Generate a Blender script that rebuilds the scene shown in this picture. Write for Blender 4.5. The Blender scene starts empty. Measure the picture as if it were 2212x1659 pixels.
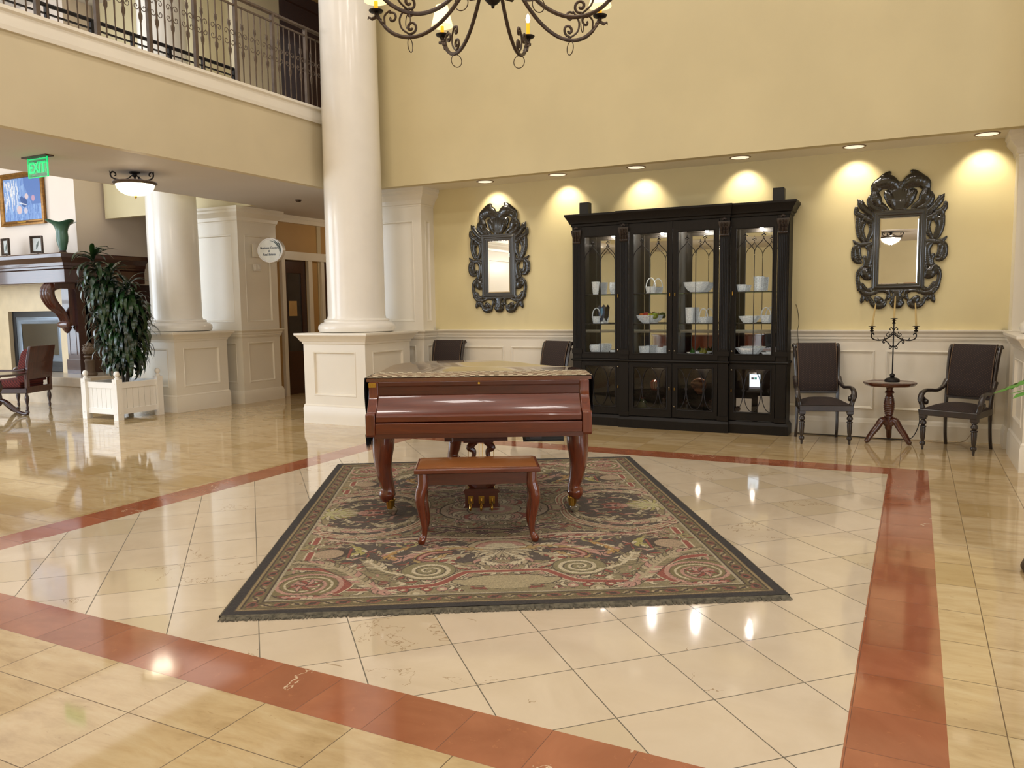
import bpy, math, random
import numpy as np
from mathutils import Vector, Matrix
random.seed(11)
PI = math.pi
SC = bpy.context.scene
COL = SC.collection
R = math.radians

# ------------------------------------------------------------------ mesh helpers
def cr(pts, n=6, closed=False):
    """Catmull-Rom samples through points of any dimension."""
    P = [np.array(p, float) for p in pts]
    m = len(P)
    out = []
    for i in range(m if closed else m - 1):
        p1, p2 = P[i], P[(i + 1) % m]
        p0 = P[i - 1] if (i > 0 or closed) else 2 * p1 - p2
        p3 = P[(i + 2) % m] if (i + 2 < m or closed) else 2 * p2 - p1
        for k in range(n):
            t = k / n
            out.append(tuple(.5 * ((2 * p1) + (-p0 + p2) * t + (2 * p0 - 5 * p1 + 4 * p2 - p3) * t * t + (-p0 + 3 * p1 - 3 * p2 + p3) * t ** 3)))
    if not closed:
        out.append(tuple(P[-1]))
    return out

def link(o, parent=None):
    COL.objects.link(o)
    if parent is not None:
        o.parent = parent
    return o

class MB:
    def __init__(self):
        self.v = []; self.f = []
    def add(self, vs, fs):
        b = len(self.v)
        self.v += [tuple(float(c) for c in p) for p in vs]
        self.f += [tuple(b + i for i in f) for f in fs]
        return self
    def box(self, x0, x1, y0, y1, z0, z1):
        return self.add([(x0,y0,z0),(x1,y0,z0),(x1,y1,z0),(x0,y1,z0),(x0,y0,z1),(x1,y0,z1),(x1,y1,z1),(x0,y1,z1)],
                        [(0,3,2,1),(4,5,6,7),(0,1,5,4),(1,2,6,5),(2,3,7,6),(3,0,4,7)])
    def rings(self, rs, caps=True, closed=False):
        n = len(rs[0]); vs = [p for r in rs for p in r]; fs = []
        m = len(rs)
        for i in range(m if closed else m - 1):
            a, b = i * n, ((i + 1) % m) * n
            for k in range(n):
                l = (k + 1) % n
                fs.append((a + k, a + l, b + l, b + k))
        if caps and not closed:
            fs.append(tuple(range(n))[::-1]); fs.append(tuple((m - 1) * n + k for k in range(n)))
        return self.add(vs, fs)
    def rstack(self, cx, cy, prof, caps=True):
        return self.rings([[(cx-hx,cy-hy,z),(cx+hx,cy-hy,z),(cx+hx,cy+hy,z),(cx-hx,cy+hy,z)] for hx, hy, z in prof], caps)
    def lathe(self, prof, c=(0,0,0), seg=20, ax='z', sq=1.0):
        rs = []
        for r, z in prof:
            ring = []
            for k in range(seg):
                a = 2 * PI * k / seg
                x, y = r * math.cos(a), r * math.sin(a) * sq
                p = {'z': (x, y, z), 'y': (y, z, x), 'x': (z, x, y)}[ax]
                ring.append((p[0]+c[0], p[1]+c[1], p[2]+c[2]))
            rs.append(ring)
        return self.rings(rs)
    def tube(self, pts, r, seg=8, flat=1.0, closed=False, up=None, sq=False, caps=True):
        P = [Vector(p[:3]) for p in pts]; n = len(P)
        rr = [r] * n if isinstance(r, (int, float)) else list(r)
        if len(rr) != n:
            rr = list(np.interp(np.linspace(0, 1, n), np.linspace(0, 1, len(rr)), rr))
        T = []
        for i in range(n):
            if closed: d = P[(i + 1) % n] - P[i - 1]
            else: d = P[min(i + 1, n - 1)] - P[max(i - 1, 0)]
            T.append(d.normalized() if d.length > 1e-9 else Vector((0, 0, 1)))
        u = Vector(up) if up is not None else (Vector((0, 0, 1)) if abs(T[0].z) < .9 else Vector((1, 0, 0)))
        rs = []
        for i in range(n):
            t = T[i]
            if up is not None: u = Vector(up)
            u = (u - t * u.dot(t))
            u = u.normalized() if u.length > 1e-6 else t.orthogonal().normalized()
            w = t.cross(u)
            ring = []
            for k in range(seg):
                a = 2 * PI * k / seg + (PI / seg if sq else 0)
                ca, sa = math.cos(a), math.sin(a)
                if sq:
                    q = 1 / max(abs(ca), abs(sa)) * .85
                    ca *= q; sa *= q
                ring.append(tuple(P[i] + (w * ca * flat + u * sa) * rr[i]))
            rs.append(ring)
        return self.rings(rs, caps, closed)
    def prism(self, poly, lo, hi, plane='xz'):
        def m(a, b, c):
            return {'xz': (a, c, b), 'xy': (a, b, c), 'yz': (c, a, b)}[plane]
        n = len(poly)
        vs = [m(a, b, lo) for a, b in poly] + [m(a, b, hi) for a, b in poly]
        fs = [tuple(range(n)), tuple(range(2*n-1, n-1, -1))] + [(k, k+n, (k+1) % n + n, (k+1) % n) for k in range(n)]
        return self.add(vs, fs)
    def strip(self, prof, x0, x1, ax='x'):
        """open profile polygon (closed loop) extruded along an axis; prof is [(a,z)] in the other horizontal axis."""
        return self.prism(prof, x0, x1, 'yz' if ax == 'x' else 'xz')
    def recess(self, O, u, v, n, W, H, b, d=.02, bev=.025, ridge=.0):
        """panelled face: border b=(l,r,bottom,top), sunk field at depth d."""
        O, u, v, n = Vector(O), Vector(u), Vector(v), Vector(n)
        def ring(l, r_, bo, t, k):
            return [tuple(O + u*a + v*c + n*k) for a, c in ((l, bo), (W-r_, bo), (W-r_, H-t), (l, H-t))]
        rs = [ring(0,0,0,0,0), ring(*b, 0), ring(*[x+.006 for x in b], ridge), ring(*[x+bev*.6 for x in b], ridge*.6), ring(*[x+bev for x in b], -d)]
        self.rings(rs, caps=False)
        q = len(self.v)
        self.f.append((q-4, q-3, q-2, q-1))
        return self
    def frame(self, O, u, v, n, W, H, t=.035, d=.014):
        """picture-frame moulding lying on a wall."""
        O, u, v, n = Vector(O), Vector(u), Vector(v), Vector(n)
        def ring(e, k):
            return [tuple(O + u*a + v*c + n*k) for a, c in ((e, e), (W-e, e), (W-e, H-e), (e, H-e))]
        return self.rings([ring(0,0), ring(.002,d*.7), ring(t*.3,d), ring(t*.6,d*.6), ring(t*.8,d*.5), ring(t,0)], caps=False)
    def xf(self, M):
        self.v = [tuple(M @ Vector(p)) for p in self.v]; return self
    def merge(self, o, M=None):
        vs = o.v if M is None else [tuple(M @ Vector(p)) for p in o.v]
        return self.add(vs, o.f)
    def mesh(self, name, mat=None, smooth=32):
        me = bpy.data.meshes.new(name)
        me.from_pydata(self.v, [], self.f); me.validate()
        import bmesh
        bm = bmesh.new(); bm.from_mesh(me); bmesh.ops.recalc_face_normals(bm, faces=bm.faces); bm.to_mesh(me); bm.free()
        if mat: me.materials.append(mat)
        if smooth:
            me.shade_smooth()
            me.set_sharp_from_angle(angle=R(smooth))
        return me
    def build(self, name, mat=None, parent=None, loc=(0,0,0), rz=0, smooth=32, bevel=0):
        o = bpy.data.objects.new(name, self.mesh(name, mat, smooth))
        link(o, parent); o.location = loc; o.rotation_euler = (0, 0, rz)
        if bevel:
            m = o.modifiers.new('bevel', 'BEVEL'); m.width = bevel; m.segments = 2; m.limit_method = 'ANGLE'; m.angle_limit = R(40)
        return o

def tag(o, label=None, cat=None, group=None, kind=None):
    if label: o['label'] = label
    if cat: o['category'] = cat
    if group: o['group'] = group
    if kind: o['kind'] = kind
    return o
def thing(name, label, cat, loc=(0,0,0), rz=0, group=None):
    o = bpy.data.objects.new(name, None); link(o); o.empty_display_size = .1
    o.location = loc; o.rotation_euler = (0, 0, rz)
    return tag(o, label, cat, group)
def struct(o):
    o['kind'] = 'structure'; return o
def dup(root, loc, rz=None, label=None, group=None, scale=None):
    def cp(o, par):
        c = o.copy(); COL.objects.link(c)
        if par is not None: c.parent = par
        for ch in list(o.children): cp(ch, c)
        return c
    r = cp(root, None); r.location = loc
    if rz is not None: r.rotation_euler = (0, 0, rz)
    if label: r['label'] = label
    if group: r['group'] = group
    if scale: r.scale = scale
    return r

# ------------------------------------------------------------------ materials
def lin(c):
    c = c / 255
    return c / 12.92 if c <= .04045 else ((c + .055) / 1.055) ** 2.4
def S(r, g, b): return (lin(r), lin(g), lin(b), 1)

class N:
    def __init__(self, name):
        self.m = bpy.data.materials.new(name); self.m.use_nodes = True
        self.t = self.m.node_tree; self.bsdf = self.t.nodes['Principled BSDF']; self.out = self.t.nodes['Material Output']
    def new(self, typ, **kw):
        n = self.t.nodes.new(typ)
        for k, v in kw.items(): setattr(n, k, v)
        return n
    def put(self, sock, val):
        if isinstance(val, bpy.types.NodeSocket): self.t.links.new(val, sock)
        else: sock.default_value = val
    def math(self, op, a, b=0, c=None):
        n = self.new('ShaderNodeMath', operation=op); self.put(n.inputs[0], a); self.put(n.inputs[1], b)
        if c is not None: self.put(n.inputs[2], c)
        return n.outputs[0]
    def mix(self, f, a, b, mode='MIX'):
        n = self.new('ShaderNodeMix', data_type='RGBA', blend_type=mode)
        self.put(n.inputs[0], f); self.put(n.inputs[6], a); self.put(n.inputs[7], b)
        return n.outputs[2]
    def noise(self, vec, scale, detail=2, rough=.5, dist=0):
        n = self.new('ShaderNodeTexNoise'); self.put(n.inputs['Vector'], vec) if vec is not None else None
        n.inputs['Scale'].default_value = scale; n.inputs['Detail'].default_value = detail
        n.inputs['Roughness'].default_value = rough; n.inputs['Distortion'].default_value = dist
        return n.outputs[0]
    def coord(self, which='Object'):
        return self.new('ShaderNodeTexCoord').outputs[which]
    def ramp(self, f, stops):
        n = self.new('ShaderNodeValToRGB'); self.put(n.inputs[0], f)
        e = n.color_ramp.elements
        e[0].position, e[0].color = stops[0]; e[1].position, e[1].color = stops[-1]
        for p, c in stops[1:-1]:
            q = e.new(p); q.color = c
        return n.outputs[0]
    def bump(self, h, strength=.2, dist=.01):
        n = self.new('ShaderNodeBump'); n.inputs['Strength'].default_value = strength; n.inputs['Distance'].default_value = dist
        self.put(n.inputs['Height'], h); self.put(self.bsdf.inputs['Normal'], n.outputs[0])
    def set(self, **kw):
        for k, v in kw.items(): self.put(self.bsdf.inputs[k.replace('_', ' ')], v)
        return self.m

def plain(name, c, rough=.5, metal=0, var=.08, scale=6, coat=0, coat_r=.05, spec=.5, bump=0, bscale=60, c2=None):
    n = N(name); co = n.coord()
    f = n.noise(co, scale, 3)
    dark = c2 if c2 else tuple([x * (1 - var * 2) for x in c[:3]] + [1])
    col = n.mix(n.ramp(f, [(.35, (0,0,0,1)), (.65, (1,1,1,1))]), dark, c)
    n.set(Base_Color=col, Roughness=rough, Metallic=metal, Coat_Weight=coat, Coat_Roughness=coat_r, Specular_IOR_Level=spec)
    if bump: n.bump(n.noise(co, bscale, 2), bump, .004)
    return n.m
def wood(name, c1, c2, rough=.3, coat=.6, axis=0, scale=5, coat_r=.06, stretch=12, spec=.5):
    n = N(name); co = n.coord()
    mp = n.new('ShaderNodeMapping'); s = [stretch, stretch, stretch]; s[axis] = 1
    mp.inputs['Scale'].default_value = s; n.put(mp.inputs[0], co)
    f = n.noise(mp.outputs[0], scale, 6, .6, 1.2)
    col = n.mix(n.ramp(f, [(.3, (0,0,0,1)), (.7, (1,1,1,1))]), c1, c2)
    return n.set(Base_Color=col, Roughness=rough, Coat_Weight=coat, Coat_Roughness=coat_r, Specular_IOR_Level=spec)
def emit(name, c, s, base=(1,1,1,1)):
    n = N(name); n.set(Base_Color=base, Emission_Color=c, Emission_Strength=s); return n.m
def glassy(name, tint=(1,1,1,1), refl=.5, rough=.02, body=.0, bodyc=(1,1,1,1)):
    """thin glass: see-through with Fresnel reflection, optionally a cut-crystal body."""
    n = N(name); t = n.t
    tr = n.new('ShaderNodeBsdfTransparent'); tr.inputs[0].default_value = tint
    gl = n.new('ShaderNodeBsdfGlossy'); gl.inputs['Roughness'].default_value = rough
    fr = n.new('ShaderNodeFresnel'); fr.inputs[0].default_value = 1.5
    f = n.math('MULTIPLY', fr.outputs[0], refl * 2)
    m = n.new('ShaderNodeMixShader'); n.put(m.inputs[0], f); n.put(m.inputs[1], tr.outputs[0]); n.put(m.inputs[2], gl.outputs[0])
    last = m.outputs[0]
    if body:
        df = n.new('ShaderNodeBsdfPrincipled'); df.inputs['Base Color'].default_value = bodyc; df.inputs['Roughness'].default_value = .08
        df.inputs['Specular IOR Level'].default_value = 1; df.inputs['Emission Color'].default_value = bodyc; df.inputs['Emission Strength'].default_value = .2  # weak emission put into the body so the crystal looks brighter
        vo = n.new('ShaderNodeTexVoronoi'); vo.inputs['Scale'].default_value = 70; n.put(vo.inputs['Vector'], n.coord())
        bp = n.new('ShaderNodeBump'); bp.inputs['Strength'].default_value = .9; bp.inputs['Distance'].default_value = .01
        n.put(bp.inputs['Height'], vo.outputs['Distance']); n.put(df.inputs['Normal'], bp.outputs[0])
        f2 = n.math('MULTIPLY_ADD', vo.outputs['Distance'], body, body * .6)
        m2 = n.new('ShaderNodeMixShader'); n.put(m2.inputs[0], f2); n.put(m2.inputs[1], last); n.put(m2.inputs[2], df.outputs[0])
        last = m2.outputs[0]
    n.put(n.out.inputs[0], last)
    return n.m

M = {}
M['cream'] = plain('cream_wall_paint', S(211,196,154), .55, var=.03, scale=1.5)
M['gold_cream'] = plain('golden_wall_paint', S(218,204,158), .55, var=.03, scale=1.5)
M['fascia'] = plain('tan_wall_paint', S(208,193,160), .55, var=.03, scale=1.5)
M['ceil'] = plain('ceiling_paint', S(198,190,182), .7, var=.02, scale=1.2)
M['trim'] = plain('ivory_trim_paint', S(236,228,212), .32, var=.02, scale=2, coat=.15, coat_r=.15)
M['white'] = plain('white_gloss_paint', S(242,237,228), .25, var=.02, scale=3, coat=.3, coat_r=.1)
M['ochre'] = plain('ochre_wall_paint', S(190,152,96), .6, var=.04, scale=2)
M['cherry'] = wood('polished_cherry_wood', S(82,31,9), S(110,46,14), .32, .4, 0, 3, .04)
M['cherry_v'] = wood('polished_cherry_leg_wood', S(86,32,11), S(118,48,17), .25, .9, 2, 3, .05)
M['cherry_lid'] = wood('mirror_polished_cherry_lid', S(88,36,14), S(110,50,18), .2, 1.0, 0, 3, .02, spec=1)
M['cherry_d'] = wood('dark_cherry_wood', S(66,25,10), S(88,36,14), .35, .35, 0, 3, .06)
M['ebony'] = wood('near_black_wood', S(20,16,13), S(28,23,18), .5, .0, 2, 4, .2, spec=.25)
M['chair_wood'] = wood('worn_dark_chair_wood', S(30,27,28), S(52,38,30), .35, .5, 2, 5, .15, 6)
M['mahog'] = wood('dark_mahogany', S(46,22,20), S(66,32,26), .3, .7, 0, 3, .08)
M['tblwood'] = wood('reddish_mahogany', S(58,28,18), S(92,44,26), .28, .8, 2, 3, .06)
M['carve'] = plain('black_lacquer', S(12,9,7), .22, var=.2, scale=12, coat=.8, coat_r=.08)
M['iron'] = plain('wrought_iron', S(84,68,56), .45, .6, var=.2, scale=25)
M['iron_d'] = plain('dark_iron', S(34,28,26), .45, .5, var=.2, scale=25)
M['rail'] = plain('grey_brown_railing_paint', S(104,88,74), .45, .35, var=.15, scale=12)
M['brass'] = plain('brass', S(214,176,88), .2, 1, var=.05)
M['chrome'] = plain('worn_chrome', S(190,186,176), .18, 1, var=.05)
M['black'] = plain('black_plastic', S(24,24,26), .4, var=.05)
M['mirror'] = plain('mirror_silvering', (.86,.85,.82,1), .01, 1, var=.0)
M['glass'] = glassy('clear_cabinet_glass', (.96,.97,.96,1), .35)
M['shelfglass'] = glassy('green_edged_shelf_glass', (.86,.95,.9,1), .9)
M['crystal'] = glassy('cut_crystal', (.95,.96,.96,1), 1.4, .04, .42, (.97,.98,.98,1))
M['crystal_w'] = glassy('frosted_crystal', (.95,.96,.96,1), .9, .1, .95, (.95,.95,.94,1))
M['candle'] = plain('ivory_wax', S(206,178,116), .5, var=.06)
M['candle_y'] = emit('yellow_candle_sleeve', S(255,170,20), .9, S(240,170,40))
M['shade'] = emit('lit_fabric_shade', S(255,226,160), 1.6, S(240,220,180))
M['bulb'] = emit('lit_bulb', S(255,236,200), 25)
nb_ = N('lit_glass_bowl'); eb_ = nb_.new('ShaderNodeEmission'); eb_.inputs[0].default_value = S(255,240,208); eb_.inputs[1].default_value = 4
tb_ = nb_.new('ShaderNodeBsdfTransparent'); mb_ = nb_.new('ShaderNodeMixShader'); mb_.inputs[0].default_value = .45
nb_.put(mb_.inputs[1], tb_.outputs[0]); nb_.put(mb_.inputs[2], eb_.outputs[0]); nb_.put(nb_.out.inputs[0], mb_.outputs[0]); M['bowl'] = nb_.m
M['chimney'] = plain('pinkish_white_wall_paint', S(226,210,194), .55, var=.02, scale=1.5)
M['lens'] = emit('downlight_lens', S(255,240,210), 1.0, S(210,205,195))
M['led'] = emit('cabinet_light', S(255,246,232), 30)
# ------------------------------------------------------------------ floor
def tile_mat(name, kind):
    n = N(name)
    g = n.new('ShaderNodeNewGeometry').outputs['Position']
    sp = n.new('ShaderNodeSeparateXYZ'); n.put(sp.inputs[0], g)
    x, y = sp.outputs[0], sp.outputs[1]
    if kind == 'inner':
        a = n.math('MULTIPLY', n.math('ADD', x, y), 2 ** -.5); b = n.math('MULTIPLY', n.math('SUBTRACT', x, y), 2 ** -.5)
        a = n.math('DIVIDE', n.math('SUBTRACT', a, -.02), .398); b = n.math('DIVIDE', n.math('SUBTRACT', b, -2.85), .403)
        w = .006
    elif kind == 'band':
        a = n.math('DIVIDE', n.math('SUBTRACT', x, -5.306), .3027); b = n.math('DIVIDE', n.math('SUBTRACT', y, 2.104), .3)
        w = .004
    else:
        a = n.math('DIVIDE', n.math('SUBTRACT', x, -1.706), .405); b = n.math('DIVIDE', n.math('SUBTRACT', y, 1.835), .39)
        w = .005
    def edge(q):
        f = n.math('FRACT', q); return n.math('MINIMUM', f, n.math('SUBTRACT', 1, f))
    d = n.math('MINIMUM', edge(a), edge(b))
    grout = n.math('LESS_THAN', d, w)
    cb = n.new('ShaderNodeCombineXYZ'); n.put(cb.inputs[0], n.math('FLOOR', a)); n.put(cb.inputs[1], n.math('FLOOR', b))
    wn = n.new('ShaderNodeTexWhiteNoise', noise_dimensions='3D'); n.put(wn.inputs[0], cb.outputs[0])
    rnd = wn.outputs[0]
    # each tile gets its own piece of the stone
    off = n.new('ShaderNodeVectorMath', operation='SCALE'); n.put(off.inputs[0], wn.outputs[1]); off.inputs[3].default_value = 9
    vec = n.new('ShaderNodeVectorMath', operation='ADD'); n.put(vec.inputs[0], g); n.put(vec.inputs[1], off.outputs[0])
    v = vec.outputs[0]
    cloud = n.noise(v, 2.2, 5, .6, .6)
    fine = n.noise(v, 22, 4, .7)
    vn = n.noise(v, 1.5, 6, .62, .5)
    vein = n.math('LESS_THAN', n.math('ABSOLUTE', n.math('SUBTRACT', vn, .5)), .0024)
    vmask = n.math('GREATER_THAN', n.noise(v, 1.1, 1), .61)
    vein = n.math('MULTIPLY', vein, vmask)
    if kind == 'inner':
        c = n.ramp(cloud, [(.3, S(204,186,160)), (.7, S(220,204,180))])
        c = n.mix(n.math('MULTIPLY', rnd, .5), c, S(218,201,176))
        c = n.mix(n.math('MULTIPLY', n.math('GREATER_THAN', rnd, .86), .5), c, S(196,178,144))
        c = n.mix(n.math('MULTIPLY', vein, .6), c, S(140,110,70))
        gc = S(92,84,70); rough = .07
    elif kind == 'band':
        c = n.ramp(cloud, [(.3, S(142,80,52)), (.7, S(176,110,78))])
        c = n.mix(n.math('MULTIPLY', n.math('ABSOLUTE', n.math('SUBTRACT', rnd, .5)), .55), c, S(160,98,74))
        c = n.mix(n.math('MULTIPLY', n.math('GREATER_THAN', fine, .66), .35), c, S(190,120,80))
        wv = n.math('MULTIPLY', n.math('LESS_THAN', n.math('ABSOLUTE', n.math('SUBTRACT', vn, .5)), .005), n.math('GREATER_THAN', n.noise(v, 1.3, 1), .62))
        c = n.mix(n.math('MULTIPLY', wv, .8), c, S(222,200,170))
        gc = S(104,60,40); rough = .08
    else:
        mp = n.new('ShaderNodeMapping'); mp.inputs['Scale'].default_value = (1, 3.2, 1); n.put(mp.inputs[0], v)
        st = n.noise(mp.outputs[0], 3, 5, .65, .4)
        c = n.ramp(st, [(.28, S(168,140,96)), (.5, S(196,170,126)), (.75, S(210,190,150))])
        c = n.mix(n.math('MULTIPLY', rnd, .4), c, S(202,178,138))
        c = n.mix(n.math('MULTIPLY', n.math('GREATER_THAN', rnd, .8), .5), c, S(170,140,84))
        c = n.mix(n.math('MULTIPLY', n.math('GREATER_THAN', n.noise(mp.outputs[0], 14, 4, .7), .68), .35), c, S(138,100,52))
        gc = S(100,78,48); rough = .055
    c = n.mix(n.math('MULTIPLY', grout, .95), c, gc)
    n.bump(n.noise(g, 1.2, 0), .008, .05)
    ro = n.math('MULTIPLY_ADD', grout, .4, rough)
    return n.set(Base_Color=c, Roughness=ro, Specular_IOR_Level=.75)
X_ = [-17, -5.306, -5.01, -.168, .14, 4.0]; Y_ = [-6, 2.104, 2.39, 7.385, 7.68, 14]
vs = [(x, y, 0) for y in Y_ for x in X_]; fs = []; mi = []
for j in range(5):
    for i in range(5):
        fs.append((j*6+i, j*6+i+1, (j+1)*6+i+1, (j+1)*6+i))
        mi.append(0 if (i == 2 and j == 2) else 1 if (1 <= i <= 3 and 1 <= j <= 3) else 2)
me = bpy.data.meshes.new('floor'); me.from_pydata(vs, [], fs)
for k in ('inner', 'band', 'outer'): me.materials.append(tile_mat({'inner':'cream_marble_tiles','band':'red_marble_band','outer':'honey_travertine_tiles'}[k], k))
for p, k in zip(me.polygons, mi): p.material_index = k
floor = struct(link(bpy.data.objects.new('floor', me)))

# ------------------------------------------------------------------ shell
YW, YS, ZL, XB, ZT = 9.45, 8.88, 3.067, -7.05, 7.6
def wallbox(name, x0, x1, y0, y1, z0, z1, m):
    return struct(MB().box(x0, x1, y0, y1, z0, z1).build(name, M[m], smooth=0))
wallbox('wall_back', -5.97, 4.0, YW, YW + .15, 0, ZL + .03, 'gold_cream')
wallbox('wall_back_upper', XB, 4.0, YS, YS + .12, ZL, ZT, 'cream')
wallbox('ceiling_soffit', -7.03, 4.0, YS + .12, YW + .15, ZL, ZL + .1, 'trim')
wallbox('wall_right', 3.85, 4.0, -4.6, YW, 0, ZT, 'cream')
wallbox('wall_rear', -16.5, 4.0, -4.75, -4.6, 0, ZT, 'cream')
wallbox('ceiling', XB, 4.0, -4.6, YS, ZT, ZT + .1, 'ceil')
wallbox('ceiling_rear', XB, 3.85, -4.6, -.9, ZL, ZL + .1, 'ceil')
wallbox('wall_rear_upper', XB, 3.85, -.9, -.8, ZL, ZT, 'cream')
# balcony: slab, fascia face, ledge moulding, under-ceiling
wallbox('wall_balcony', XB - .1, XB, -4.6, YS + .12, ZL, 3.93, 'fascia')
wallbox('ceiling_lower', -9.1, XB - .1, -4.6, 13.4, ZL, ZL + .12, 'ceil')
struct(MB().box(-9.1, XB-.1, -4.6, 13.4, 3.86, 3.96).build('floor_balcony', M['trim']))
struct(MB().strip([(XB-.02, 3.88), (XB+.02, 3.88), (XB+.025, 3.92), (XB+.025, 4.03), (XB+.045, 4.05), (XB+.045, 4.08), (XB-.12, 4.08), (XB-.12, 3.9)], -4.6, YS, 'y').build('trim_balcony', M['trim'], smooth=0))
wallbox('wall_slab_edge', -9.12, -9.1, -4.6, 9.25, ZL, 3.96, 'cream')
# hall ceiling above the balcony and left room lid
wallbox('ceiling_hall', -17, XB, -4.6, 13.4, 6.6, 6.7, 'ceil')
wallbox('wall_hall_top', XB - .1, XB, -4.6, YS + .12, 6.3, ZT, 'cream')
# upstairs wall beyond the balcony with dark panelled doorway
wallbox('wall_upstairs', -8.97, -8.87, 8.83, 9.75, 4.0, 6.6, 'fascia')
d = thing('upstairs_door', 'dark brown wooden door at the end of the upstairs balcony', 'door', (-8.9, 10.6, 3.96))
MB().recess((0,-.85,0), (0,1,0), (0,0,1), (1,0,0), 1.7, 2.5, (.16,.16,.2,.16), .03, .03).build('door_panel', M['mahog'], d)
wallbox('wall_upstairs_end', -8.97, XB, 12.4, 12.5, 3.96, 6.6, 'ochre')
wallbox('wall_upstairs_side', -8.99, -8.93, 9.75, 12.4, 3.96, 6.6, 'ochre')
# left room
YF = 8.75
wallbox('wall_chimney', -16.5, -12.55, YF, 11.4, 1.95, 6.6, 'chimney')
wallbox('wall_left_far', -12.6, -9.6, 11.3, 11.4, 0, 6.6, 'fascia')
wallbox('wall_left_side', -16.6, -16.5, -4.6, 11.4, 0, 6.6, 'fascia')
wallbox('wall_bulkhead', -12.54, -10.4, 10.5, 11.29, 3.3, 6.6, 'cream')
# corridor wall behind the pier, with doorway
wallbox('wall_corridor', -9.75, -9.62, 10.06, 10.42, 0, ZL, 'ochre')
wallbox('wall_corridor_over', -9.75, -9.62, 10.42, 11.0, 2.32, ZL, 'ochre')
wallbox('wall_corridor_far', -9.75, -9.62, 11.0, 13.4, 0, ZL, 'ochre')
wallbox('wall_corridor_end', -9.75, -5.9, 13.3, 13.4, 0, ZL, 'ochre')
wallbox('wall_corridor_right', -7.03, -6.93, YW, 13.3, 0, ZL, 'ochre')
wallbox('ceiling_corridor', -9.75, -9.1, 9.36, 13.4, ZL, ZL+.1, 'ceil')
wallbox('wall_office', -11.3, -9.75, 10.2, 10.3, 0, ZL, 'ochre')
tr = MB()
tr.box(-9.62, -9.56, 10.34, 10.42, 0, 2.40); tr.box(-9.62, -9.56, 11.0, 11.1, 0, 2.40); tr.box(-9.62, -9.56, 11.34, 11.42, 0, 2.40)
tr.box(-9.62, -9.55, 10.3, 12.6, 2.32, 2.46)
tr.box(-9.62, -9.55, 10.06, 13.3, ZL - .12, ZL); tr.box(-9.62, -9.52, 10.06, 13.3, ZL - .05, ZL)
struct(tr.build('trim_corridor', M['trim']))
dd = struct(link(bpy.data.objects.new('door_1', None))); dd.location = (-9.62, 10.42, 0)
db = MB(); db.box(-.06, -.01, 0, .1, 0, 2.32); db.box(-.06, -.01, .46, .58, 0, 2.32); db.box(-.06, -.01, .1, .46, 2.1, 2.32); db.box(-.06, -.01, .1, .46, 0, .75)
db.build('door_leaf', M['mahog'], dd)
MB().box(-.04, -.03, .1, .46, .75, 2.1).build('door_pane', plain('dim_door_glass', S(58,58,60), .15, coat=.5), dd)
MB().box(-.025, -.02, .14, .34, 1.36, 1.62).build('paper_notice', plain('cream_paper', S(196,160,104), .7), dd)
MB().lathe([(.012,0),(.012,.07),(.03,.07),(.03,.1)], (0, .5, 1.02), 10, 'x').build('door_handle', M['brass'], dd)
d2 = struct(link(bpy.data.objects.new('door_2', None))); d2.location = (-9.6, 11.42, 0)
MB().box(-.01, .02, 0, .8, 0, 2.3).build('door_leaf', M['mahog'], d2)

# ------------------------------------------------------------------ pilasters / piers / pedestals
CROWN = [(-.01,0),(.006,.0),(.006,.02),(.02,.03),(.03,.08),(.07,.13),(.085,.15),(.085,.18),(.10,.2),(.10,.235),(0,.235)]
RAIL = [(0,1.045),(.012,1.045),(.015,1.06),(.022,1.065),(.022,1.085),(.03,1.095),(.032,1.12),(.055,1.145),(.06,1.15),(.06,1.166),(0,1.166)]
BASEB = [(0,0),(.03,0),(.03,.15),(.024,.165),(.022,.18),(.012,.2),(0,.2)]
def wrap(mb, x0, x1, y0, y1, prof, z=0):
    mb.rings([[(x0-o,y0-o,z+h),(x1+o,y0-o,z+h),(x1+o,y1+o,z+h),(x0-o,y1+o,z+h)] for o, h in prof])
def pier(name, x0, x1, y0, y1, m='trim', ztop=ZL, faces='fr'):
    """tall square pier / wall pilaster: panelled dado, rail, tall panel, crown."""
    mb = MB(); W, D = x1-x0, y1-y0
    mb.box(x0+.03, x1-.03, y0+.03, y1-.001, 0, ztop)
    b = .13 if W > .6 else .09
    for (O, u, w) in (((x0,y0,0),(1,0,0),W), ((x1,y0,0),(0,1,0),D)):
        n = (0,-1,0) if u[0] else (1,0,0)
        bb = min(b, w * .3)
        mb.recess((O[0],O[1],.0), u, (0,0,1), n, w, 1.08, (bb,bb,.32,.12), .02, .03, .004)
        mb.recess((O[0],O[1],1.08), u, (0,0,1), n, w, ztop-1.08, (bb,bb,.2,.42), .02, .03, .004)
    mb.box(x0, x0+.03, y0+.002, y1, 0, ztop)
    wrap(mb, x0, x1, y0, y1, BASEB); wrap(mb, x0, x1, y0, y1, RAIL); wrap(mb, x0, x1, y0, y1, CROWN, ztop-.235)
    return struct(mb.build(name, M[m], smooth=25))
pier('wall_pier_by_column', -7.04, -5.97, 9.14, YW, 'trim')
pier('wall_pier_right', .84, 1.9, 9.14, YW, 'trim')
pier('wall_pier_window', -10.4, -9.4, -.3, 1.6, 'trim')
pier('wall_pier_corridor', -10.5, -9.4, 9.22, 10.05, 'trim')
wallbox('wall_over_pier', -12.5, -9.12, 9.26, 9.36, ZL, 6.6, 'cream')
for o in [bpy.data.objects['wall_over_pier']]: o.location = (0, 0, 0)

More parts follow.
